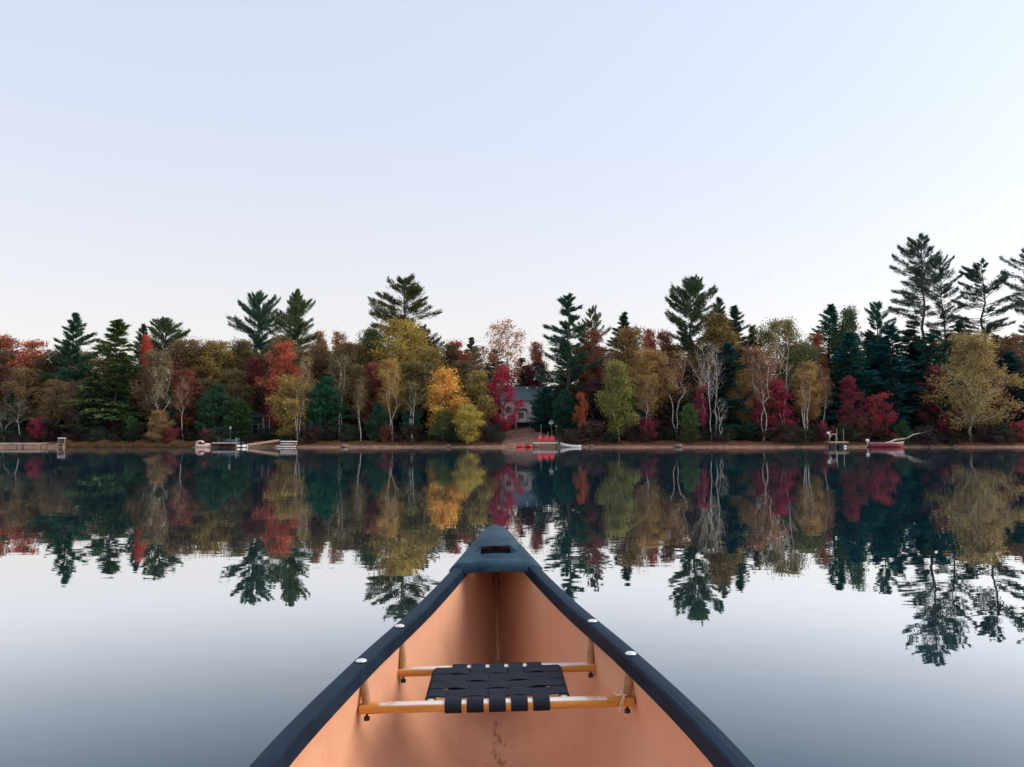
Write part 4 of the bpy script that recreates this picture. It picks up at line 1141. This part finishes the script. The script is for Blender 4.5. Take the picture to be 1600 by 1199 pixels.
# grey steps / stacked dock section
c = P(450, 699, 117.6)
root = empty('dock_steps', (c[0], 117.6, 0)); tag(root, 'pale grey wooden steps at the water right of the ramp', 'steps')
for i, (z, w_, yy) in enumerate(((0.16, 2.5, -0.45), (0.52, 2.45, 0.0), (0.88, 2.4, 0.45))):
    MB().box((0, yy, z), (w_, 0.48, 0.17)).build('step', M['white_paint'] if i != 1 else M['pale_wood'], root)
for xx in (-1.12, 1.12): MB().box((xx, 0.1, 0.32), (0.08, 1.1, 0.86)).build('side_board', M['dark_wood'], root)
# gravel-coloured rocks beside the steps
for k, (x, y, r_) in enumerate(((437, 693, 0.34), (442, 696, 0.26), (434, 698, 0.3))):
    c = P(x, y, 118.2); bm = bmesh.new(); bmesh.ops.create_icosphere(bm, subdivisions=2, radius=r_)
    rr = random.Random(k)
    for v in bm.verts: v.co *= 1 + rr.uniform(-0.18, 0.18); v.co.z *= 0.75
    me = bpy.data.meshes.new('rock'); bm.to_mesh(me); bm.free(); me.materials.append(M['pale_wood'])
    o = bpy.data.objects.new('rock', me); col.objects.link(o); o.location = (c[0], 118.0, max(gz(c[0], 118.0), 0) + r_ * 0.35)
    tag(o, 'pale rock on the shore between ramp and grey steps', 'rock', 'rocks beside the grey steps')

# lamp post
c = P(360, 667, 121.0); zb = gz(c[0], 121.0)
root = empty('lamp_post', (c[0], 121.0, zb)); tag(root, 'lamp post with white lantern on the bank behind the jetty', 'lamp post')
h = c[2] - zb
mb = MB(); mb.tube([(0, 0, -0.3), (0, 0, h - 0.32)], [0.07, 0.05], 8); mb.build('pole', M['grey_wood'], root)
mb = MB(); mb.box((0, 0, h - 0.16), (0.28, 0.28, 0.30)); mb.build('lantern', M['white_plastic'], root, bevel=0.03)
mb = MB(); mb.loft([[(sx * 0.2, sy * 0.2, h) for sx, sy in ((-1, -1), (1, -1), (1, 1), (-1, 1))], [(sx * 0.04, sy * 0.04, h + 0.13) for sx, sy in ((-1, -1), (1, -1), (1, 1), (-1, 1))]]); mb.build('cap', M['dark_wood'], root)

# dark cabin behind the ramp
c = P(398, 680, 127.5); zb = gz(c[0], 127.5)
root = empty('cabin', (c[0], 127.5, zb)); tag(root, 'dark cabin with glazed doors in the shade behind the ramp', 'cabin')
ht = P(398, 653, 127.5)[2] - zb
MB().box((0, 2, ht / 2), (5.6, 4.0, ht)).build('wall', M['dark_wall'], root)
mb = MB()
mb.add([(-3.2, -0.7, ht + 0.02), (3.2, -0.7, ht + 0.02), (3.2, 4.6, ht + 0.02), (-3.2, 4.6, ht + 0.02), (-3.2, 2, ht + 1.4), (3.2, 2, ht + 1.4)], [(0, 1, 5, 4), (2, 3, 4, 5), (1, 2, 5), (3, 0, 4), (0, 3, 2, 1)])
mb.build('roof', M['dark_wall'], root)
for i, xx in enumerate((-0.9, 0.1, 1.1)):
    mb = MB()
    for sx in (-0.42, 0.42): mb.box((xx + sx, -0.03, 1.35), (0.08, 0.06, 2.1))
    for zz in (0.32, 2.38): mb.box((xx, -0.03, zz), (0.92, 0.055, 0.08))
    f_ = mb.build('glazed_door', M['grey_frame'], root)
    MB().box((xx, -0.012, 1.35), (0.76, 0.02, 1.98)).build('pane', M['dark_glass'], f_)
MB().box((0, -0.7, 0.1), (5.8, 1.3, 0.14)).build('porch', M['dark_wood'], root)
for xx in (-2.7, -0.4, 1.7, 2.7): MB().box((xx, -1.2, ht / 2), (0.10, 0.10, ht)).build('porch_post', M['grey_frame'], root)

# cottage
c = P(822, 660, 136); zb = gz(c[0], 136)
zf = P(822, 659, 136)[2] - zb; ze = P(822, 626, 136)[2] - zb; zr = P(822, 604, 140)[2] - zb
root = empty('cottage', (c[0], 136, zb)); tag(root, 'white cottage with blue-grey roof and bay window behind the crimson maple', 'house')
WX = 4.3
MB().box((0, 3.5, (zf + ze) / 2), (2 * WX, 7.0, ze - zf)).build('wall', M['siding'], root)
mb = MB()
for i in range(9): mb.box((0, -0.012, zf + 0.2 + i * (ze - zf - 0.25) / 9), (2 * WX + 0.02, 0.03, 0.025))
mb.build('siding_joint', M['siding'], root)
mb = MB()
mb.add([(-WX - 0.4, -0.5, ze - 0.05), (WX + 0.4, -0.5, ze - 0.05), (WX + 0.4, 7.5, ze - 0.05), (-WX - 0.4, 7.5, ze - 0.05), (-WX - 0.4, 3.5, zr), (WX + 0.4, 3.5, zr)], [(0, 1, 5, 4), (2, 3, 4, 5), (1, 2, 5), (3, 0, 4), (0, 3, 2, 1)])
rf = mb.build('roof', M['roof_blue'], root)
for x in (823.5, 838):
    p_ = P(x, 609, 139)
    MB().box((p_[0] - c[0], 2.75, zr - 0.40), (0.30, 0.5, 0.34)).build('skylight', M['white_paint'], rf)
bx = P(814, 650, 135.4)[0] - c[0]
zb0 = P(814, 660, 135.4)[2] - zb; zb1 = P(814, 642, 135.4)[2] - zb
bay = MB().box((bx, -0.45, (zb0 + zb1) / 2), (1.75, 0.9, zb1 - zb0)).build('bay', M['siding'], root)
mb = MB(); mb.add([(bx - 1.15, -1.15, zb1 + 0.01), (bx + 1.15, -1.15, zb1 + 0.01), (bx + 1.15, 0.0, zb1 + 0.01), (bx - 1.15, 0.0, zb1 + 0.01), (bx - 0.9, -0.02, zb1 + 0.42), (bx + 0.9, -0.02, zb1 + 0.42)], [(0, 1, 5, 4), (1, 2, 5), (3, 0, 4), (0, 3, 2, 1), (2, 3, 4, 5)]); mb.build('bay_roof', M['dark_wall'], bay)
wz = (zb0 + zb1) / 2 + 0.14; wh = (zb1 - zb0) * 0.56
mb = MB()
for sx in (-0.58, 0.58): mb.box((bx + sx, -0.93, wz), (0.10, 0.06, wh + 0.2))
for sz_ in (-wh / 2 - 0.05, wh / 2 + 0.05): mb.box((bx, -0.932, wz + sz_), (1.26, 0.06, 0.10))
win = mb.build('window', M['white_paint'], root); MB().box((bx, -0.91, wz), (1.06, 0.02, wh)).build('pane', M['dark_glass'], win)
for wx in (-3.0, 1.4, 3.0):
    z_ = (zf + ze) / 2 + 0.2
    mb = MB()
    for sx in (-0.5, 0.5): mb.box((wx + sx, -0.035, z_), (0.09, 0.06, 1.3))
    for sz_ in (-0.6, 0.6): mb.box((wx, -0.037, z_ + sz_), (1.08, 0.06, 0.09))
    win = mb.build('window', M['white_paint'], root); MB().box((wx, -0.012, z_), (0.92, 0.02, 1.12)).build('pane', M['dark_glass'], win)
MB().box((0, -0.75, zf - 0.10), (2 * WX + 0.6, 1.5, 0.16)).build('porch', M['grey_wood'], root)
rx0 = P(784, 655, 134.6)[0] - c[0]; rx1 = P(803, 655, 134.6)[0] - c[0]
mb = MB()
for zz in (0.25, 0.55, 0.85): mb.box(((rx0 + rx1) / 2, -1.42, zf + zz - 0.05), (rx1 - rx0, 0.05, 0.08))
for q in np.linspace(rx0, rx1, 4): mb.box((q, -1.38, zf + 0.42), (0.08, 0.03, 0.95))
mb.build('railing', M['white_paint'], root)
for x in (787, 806.5, 828, 850): 
    px_ = P(x, 660, 134.6)[0] - c[0]
    MB().box((px_, -1.35, (zf - 0.18) / 2 - 0.25), (0.10, 0.10, zf - 0.18 + 0.5)).build('porch_post', M['grey_wood'] if x != 806.5 else M['white_paint'], root)
MB().box((0, 1.5, zf / 2 - 0.3), (2 * WX - 0.2, 3.0, zf + 0.4)).build('foundation', M['dark_wall'], root)

# dishes
for x, y, r_, D, lab in ((861.5, 660, 0.42, 127, 'large grey satellite dish on a leaning pole right of the cottage'), (869.5, 665.5, 0.24, 126.5, 'small grey satellite dish just right of the large one')):
    c = P(x, y, D); zb = gz(c[0], D); root = empty('satellite_dish', (c[0], D, zb)); tag(root, lab, 'dish'); h = c[2] - zb
    mb = MB(); rg = []
    for q in np.linspace(0.03, 1, 6): rg.append([(r_ * q * math.cos(a), -0.05 - 0.35 * r_ * q * q, h + r_ * 0.86 * q * math.sin(a) + 0.22 * r_ * q * math.cos(a)) for a in np.linspace(0, 2 * math.pi, 20, endpoint=False)])
    for q in np.linspace(1, 0.03, 6): rg.append([(r_ * q * math.cos(a), -0.02 - 0.35 * r_ * q * q, h + r_ * 0.86 * q * math.sin(a) + 0.22 * r_ * q * math.cos(a)) for a in np.linspace(0, 2 * math.pi, 20, endpoint=False)])
    mb.loft(rg); mb.build('reflector', M['dish_grey'], root, smooth=True)
    mb = MB(); mb.tube([(0.1, 0.06, -0.2), (0.05, 0.05, h * 0.6), (0, 0.0, h)], 0.035, 8); mb.build('pole', M['grey_wood'], root)
    mb = MB(); mb.tube([(0, -0.05, h - r_ * 0.8), (0, -0.05 - r_ * 1.0, h - r_ * 0.1)], 0.015, 6); mb.tube([(0, -0.02 - r_ * 0.95, h - r_ * 0.15), (0, -0.1 - r_ * 1.05, h - r_ * 0.02)], 0.04, 6); mb.build('receiver_arm', M['black_plastic'], root)

# centre dock with red chairs
dock('dock', 833, 872, 117.6, 691.6, 2.2, M['white_paint'], 'short white dock carrying the three red chairs', thick=0.10, posts=2)
zd = P(850, 691.6, 117.6)[2]
def chair(x, yaw, label):
    c = P(x, 690, 118.7)
    root = empty('adirondack_chair', (c[0], 118.7, zd), yaw); tag(root, label, 'chair', 'red chairs on the white dock')
    def slab(name, pts, t_, n):
        mb = MB(); v = np.array(pts, float); n = np.array(n, float)
        mb.loft([[tuple(p + n * t_) for p in v], [tuple(p) for p in v]]); return mb.build(name, M['red_plastic'], root)
    # seat slats
    for i in range(4):
        y0 = -0.30 + i * 0.145; z0 = 0.40 - i * 0.035
        MB().box((0, y0, z0), (0.58, 0.13, 0.03)).build('seat_slat', M['red_plastic'], root)
    for i in range(5):                       # fan back
        xx = (-2 + i) * 0.125; top = 1.06 - 0.05 * (i - 2) ** 2
        slab('back_slat', [(xx - 0.056, 0.20, 0.26), (xx + 0.056, 0.20, 0.26), (xx * 1.12 + 0.058, 0.46, top), (xx * 1.12 - 0.058, 0.46, top)], 0.03, (0, 0.94, -0.3))
    for s in (-1, 1):
        MB().box((s * 0.36, -0.02, 0.58), (0.13, 0.72, 0.03)).build('armrest', M['red_plastic'], root)
        MB().box((s * 0.33, -0.32, 0.28), (0.04, 0.11, 0.56)).build('leg', M['red_plastic'], root)
        MB().box((s * 0.31, 0.30, 0.16), (0.04, 0.14, 0.32)).build('leg', M['red_plastic'], root)
for x, yaw, lab in ((844.5, 0.15, 'left one of three red slatted chairs on the white dock'), (853.8, 0.0, 'middle one of three red slatted chairs on the white dock'), (862.3, -0.12, 'right one of three red slatted chairs on the white dock')):
    chair(x, yaw, lab)
for x, y0, lab in ((843.2, 676.5, 'thin pole left of the middle red chair'), (856.2, 676, 'thin pole between the middle and right red chairs'), (845.5, 664, 'tall thin pole on the lawn behind the red chairs')):
    D = 119.7 if y0 > 670 else 124
    c = P(x, y0, D); zb = gz(c[0], D); mb = MB(); mb.tube([(0, 0, -0.4), (0, 0, c[2] - zb)], 0.035, 6); mb.tube([(0, 0, c[2] - zb), (0, 0, c[2] - zb + 0.06)], [0.05, 0.02], 6)
    o = mb.build('pole', M['grey_wood']); o.location = (c[0], D, zb); tag(o, lab, 'pole')

def hull_shape(L, B, Hh, mat_out, mat_in, parent, sheer=0.25, transom=False, name='hull', n=17):
    mb = MB(); mi = []
    rings = []
    for q in np.linspace(-1, 1, n):
        k = 1 - abs(q) ** 2.4 if not (transom and q < 0) else 1 - 0.18 * abs(q) ** 2
        hw = max(B / 2 * k, 0.015); zt = Hh * (1 + sheer * (q * q if not transom else max(q, 0) ** 2))
        zb_ = Hh * 0.6 * max(abs(q) - 0.8, 0) / 0.2 if not (transom and q < 0) else 0
        ring = [(q * L / 2, hw * math.cos(a) ** 0.5 if True else 0, zt + (zb_ - zt) * math.sin(a) ** 0.6) for a in np.linspace(0, math.pi / 2, 7)]
        full = ring + [(p[0], -p[1], p[2]) for p in ring[::-1][1:]]
        rings.append(full)
    mb.loft(rings, closed=False)
    if transom: mb.add([p for p in rings[0]], [tuple(range(len(rings[0])))])
    o = mb.build(name, mat_out, parent, smooth=True)
    sm = o.modifiers.new('thickness', 'SOLIDIFY'); sm.thickness = 0.025; sm.offset = -1
    rim = MB()
    for s in (0, -1): rim.tube([np.array(r_[s]) + (0, 0, 0.005) for r_ in rings], 0.03, 6)
    return o, rim, rings

# two small red kayaks end-on at the shore
for x, rz_, lab in ((812, 1.35, 'left one of two red kayaks drawn up left of the white dock'), (825, 1.75, 'right one of two red kayaks drawn up left of the white dock')):
    c = P(x, 695, 118.3); root = empty('kayak', (c[0], 118.6, 0.02), rz_); root.rotation_euler = (0, R(-4), rz_); tag(root, lab, 'kayak', 'red kayaks by the white dock')
    mb = MB(); rg = []
    for q in np.linspace(-1, 1, 17):
        k = max(1 - abs(q) ** 2.6, 0.02); 
        rg.append([(q * 1.5, 0.40 * k * math.cos(a), 0.20 + 0.12 * q * q + (0.20 if math.sin(a) > 0 else 0.24) * k ** 0.5 * math.sin(a)) for a in np.linspace(0, 2 * math.pi, 14, endpoint=False)])
    mb.loft(rg); mb.build('hull', M['red_plastic'], root, smooth=True)
    mb = MB(); mb.tube([(0.5 * math.cos(a), 0.24 * math.sin(a), 0.415) for a in np.linspace(0, 2 * math.pi, 17)], 0.03, 6, False); mb.build('cockpit_rim', M['black_plastic'], root)
    MB().box((-0.1, 0, 0.42), (0.55, 0.3, 0.03)).build('seat', M['black_plastic'], root)

# white canoe lying on the beach
a = P(875.5, 689, 119.6); b = P(907, 694, 118.2)
c = (a + b) / 2; L = np.linalg.norm(b[:2] - a[:2]) * 1.04
root = empty('beached_canoe', (c[0], c[1], max(gz(c[0], c[1]), 0) + 0.02), math.atan2(b[1] - a[1], b[0] - a[0])); root.rotation_euler[1] = R(6)
tag(root, 'white canoe lying tilted on the beach right of the red chairs', 'canoe')
o, rim, _ = hull_shape(L, 0.8, 0.34, M['white_plastic'], M['grey_wood'], root, 0.5)
rim.build('gunwale', M['white_paint'], root)
for q in (-0.5, 0.5): MB().box((q, 0, 0.31), (0.16, 0.66, 0.03)).build('seat', M['tan_wood'], root)

# square dock on floats with posts, buoy and motor
root = dock('dock', 1297, 1326, 116.6, 690.2, 2.0, M['pale_wood'], 'small square dock on dark floats at right', thick=0.12, posts=2)
for x in (1304.5, 1317):
    c = P(x, 696, 116.2)
    MB().box((c[0] - root.location[0], -0.35, 0.22), (0.72, 1.1, 0.56)).build('float', M['black_plastic'], root, bevel=0.08)
c = P(1320.5, 697, 115.6)
bm = bmesh.new(); bmesh.ops.create_uvsphere(bm, u_segments=18, v_segments=12, radius=0.21)
me = bpy.data.meshes.new('float_ball'); bm.to_mesh(me); bm.free(); me.materials.append(M['white_plastic']); me.polygons.foreach_set('use_smooth', [True] * len(me.polygons))
br = empty('buoy', (c[0], 115.6, 0.10)); tag(br, 'white ball buoy in the water before the square dock', 'buoy')
o = bpy.data.objects.new('float_ball', me); col.objects.link(o); o.parent = br
mb = MB(); mb.tube([(0, 0, 0.19), (0, 0, 0.25)], 0.04, 8); mb.build('eye', M['black_plastic'], br)
for x, y0, lab in ((1307, 670, 'left thin pole rising behind the square dock'), (1317.5, 671, 'right thin pole rising behind the square dock')):
    c = P(x, y0, 118.9); mb = MB(); mb.tube([(0, 0, -1), (0.03, 0, c[2] * 0.5), (0, 0, c[2])], 0.04, 6); mb.tube([(0, 0, c[2]), (0, 0, c[2] + 0.05)], [0.05, 0.02], 6); o = mb.build('pole', M['grey_wood']); o.location = (c[0], 118.9, 0); tag(o, lab, 'pole')
def outboard(parent, loc, yaw, s=1.0, cowl='white_plastic'):
    e_ = empty('outboard_motor', loc, yaw) if parent is None else None
    par = e_ or parent; off = np.array((0, 0, 0)) if e_ else np.array(loc)
    mb = MB(); rg = []
    for q in np.linspace(-1, 1, 8):
        k = math.sqrt(max(1 - abs(q) ** 3, 0.05)); rg.append([tuple(off + s * np.array((0.28 * k * math.cos(a) - 0.03 * q, 0.17 * k * math.sin(a), 0.62 + 0.22 * q))) for a in np.linspace(0, 2 * math.pi, 12, endpoint=False)])
    mb.loft(rg); cw = mb.build('cowling', M[cowl], par, smooth=True)
    mb = MB(); mb.box(off + s * np.array((0.02, 0, 0.12)), (0.14 * s, 0.09 * s, 0.62 * s)); mb.box(off + s * np.array((-0.02, 0, -0.18)), (0.36 * s, 0.10 * s, 0.10 * s)); mb.build('leg_housing', M['aluminium'], par, bevel=0.02)
    mb = MB(); mb.tube([tuple(off + s * np.array((0.2, 0, 0.5))), tuple(off + s * np.array((0.75, 0, 0.58)))], 0.028 * s, 6); mb.build('tiller', M['black_plastic'] if parent else M['white_plastic'], par)
    return e_
c = P(1297, 677.5, 119.6); zb = gz(c[0], 119.6)
e_ = outboard(None, (c[0], 119.6, c[2] - 0.35), 0.0, 0.85); e_.rotation_euler = (0, R(-35), 0)
tag(e_, 'white outboard motor tilted on a rack behind the square dock', 'motor')
c2 = P(1301, 680, 119.7)
root = empty('motor_rack', (c2[0], 119.75, gz(c2[0], 119.75))); tag(root, 'pale wooden rack holding the white motor behind the square dock', 'rack')
hh = c[2] - 0.1 - gz(c2[0], 119.75)
MB().box((0, 0, hh), (1.3, 0.10, 0.12)).build('rail', M['pale_wood'], root)
for xx in (-0.5, 0.5): MB().box((xx, 0.02, hh / 2 - 0.25), (0.10, 0.08, hh + 0.4)).build('leg', M['grey_wood'], root)

# red motor boat
c = P(1385, 698, 117.0)
root = empty('motor_boat', (c[0], 117.0, -0.12)); tag(root, 'red open motor boat with pale rim moored at right', 'boat')
o, rim, rings = hull_shape(5.3, 1.6, 0.78, M['boat_red'], M['grey_wood'], root, 0.22, True)
rim.build('rim', M['aluminium'], root)
for q in (-1.3, 0.1, 1.3): MB().box((q, 0, 0.56), (0.32, 1.40 if q < 1 else 1.0, 0.05)).build('thwart', M['aluminium'], root)
outboard(root, (-2.78, 0, 0.52), 0.0, 1.0)

# fallen trunk leaning out over the shore
a = P(1388, 690, 119.4); b = P(1453, 673.5, 120.6)
root = empty('fallen_trunk', tuple(a)); tag(root, 'bleached fallen tree trunk leaning up behind the red boat', 'trunk')
rng = np.random.default_rng(8); d = b - a
pth = bend_path(rng, (-0.6, 0, -0.35), d, 9, 0.018)
mb = MB(); mb.tube(pth, np.linspace(0.20, 0.05, 9), 8); mb.build('trunk', M['dead_wood'], root, smooth=True)
for k, (q, ex_) in enumerate(((7, (0.9, -0.2, -0.75)), (6, (0.35, 0.1, 0.55)), (8, (0.55, 0, 0.35)), (4, (0.1, -0.2, 0.35)))):
    mb = MB(); mb.tube(bend_path(rng, pth[q], pth[q] + np.array(ex_), 5, 0.06), np.linspace(0.045, 0.012, 5), 6); mb.build('branch', M['dead_wood'], root, smooth=True)

# rocks along the beach
rr = random.Random(31)
rock_mat = simple('rock', (0.20, 0.16, 0.14), 0.9, 0.35, 3)
for x, lab in ((1365 + 95, 'brown rock on the beach right of the fallen trunk'), (1500, 'small rock on the beach under the big ochre birch'), (925, 'dark rock on the beach right of the white canoe'), (540, 'low rock on the beach left of centre'), (700, 'flat rock on the beach near the lime-yellow birch'), (1060, 'small rock on the beach right of centre')):
    X = P(x, 690, 118.9)[0]; Y = float(shore(X)) + 0.4; r_ = rr.uniform(0.25, 0.5)
    bm = bmesh.new(); bmesh.ops.create_icosphere(bm, subdivisions=2, radius=r_)
    for v in bm.verts: v.co *= 1 + rr.uniform(-0.16, 0.16); v.co.z *= 0.6; v.co.x *= 1.4
    me = bpy.data.meshes.new('rock'); bm.to_mesh(me); bm.free(); me.materials.append(rock_mat)
    o = bpy.data.objects.new('rock', me); col.objects.link(o); o.location = (X, Y, gz(X, Y) + 0.1); tag(o, lab, 'rock')

# reeds and beach grass: blades no one could count
def grass(name, x0, x1, n, hgt, d0, d1, colr, label, seed):
    rng = np.random.default_rng(seed)
    xp = rng.uniform(x0, x1, n); 
    X = (xp - 800) / F * 118.5
    Y = shore(X) + rng.uniform(d0, d1, n)
    Z = np.maximum(ground_z(X, Y), -0.3)
    h = hgt * rng.uniform(0.5, 1.15, n) * (0.7 + 0.3 * np.sin(X * 1.7) * np.sin(X * 0.6 + 1))
    az = rng.uniform(0, 6.28, n)
    up = unit(np.stack([rng.normal(0, 0.22, n), rng.normal(0, 0.22, n), np.ones(n)], -1))
    a_ = up * (h / 2)[:, None]; b_ = np.stack([np.cos(az), np.sin(az), np.zeros(n)], -1) * 0.022
    me = leaf_mesh(name, np.stack([X, Y, Z], -1) + a_, a_, b_, rng.uniform(0, 1, n)); me.materials.append(M['leaf'])
    o = bpy.data.objects.new(name, me); col.objects.link(o); c_ = lin(colr); o.color = (*[v * 1.3 for v in c_], 1)
    tag(o, label, 'grass', kind='stuff')
grass('reeds', 98, 300, 22000, 0.95, -0.5, 1.6, '7c5c44', 'tan reeds along the water left of the pedal boat', 3)
grass('shore_grass', 300, 785, 14000, 0.40, 0.9, 3.4, '7c5a40', 'short dry grass along the bank left of the clearing', 4)
grass('shore_grass', 880, 1620, 20000, 0.40, 0.9, 3.4, '8a5a42', 'short dry grass along the bank right of the clearing', 5)
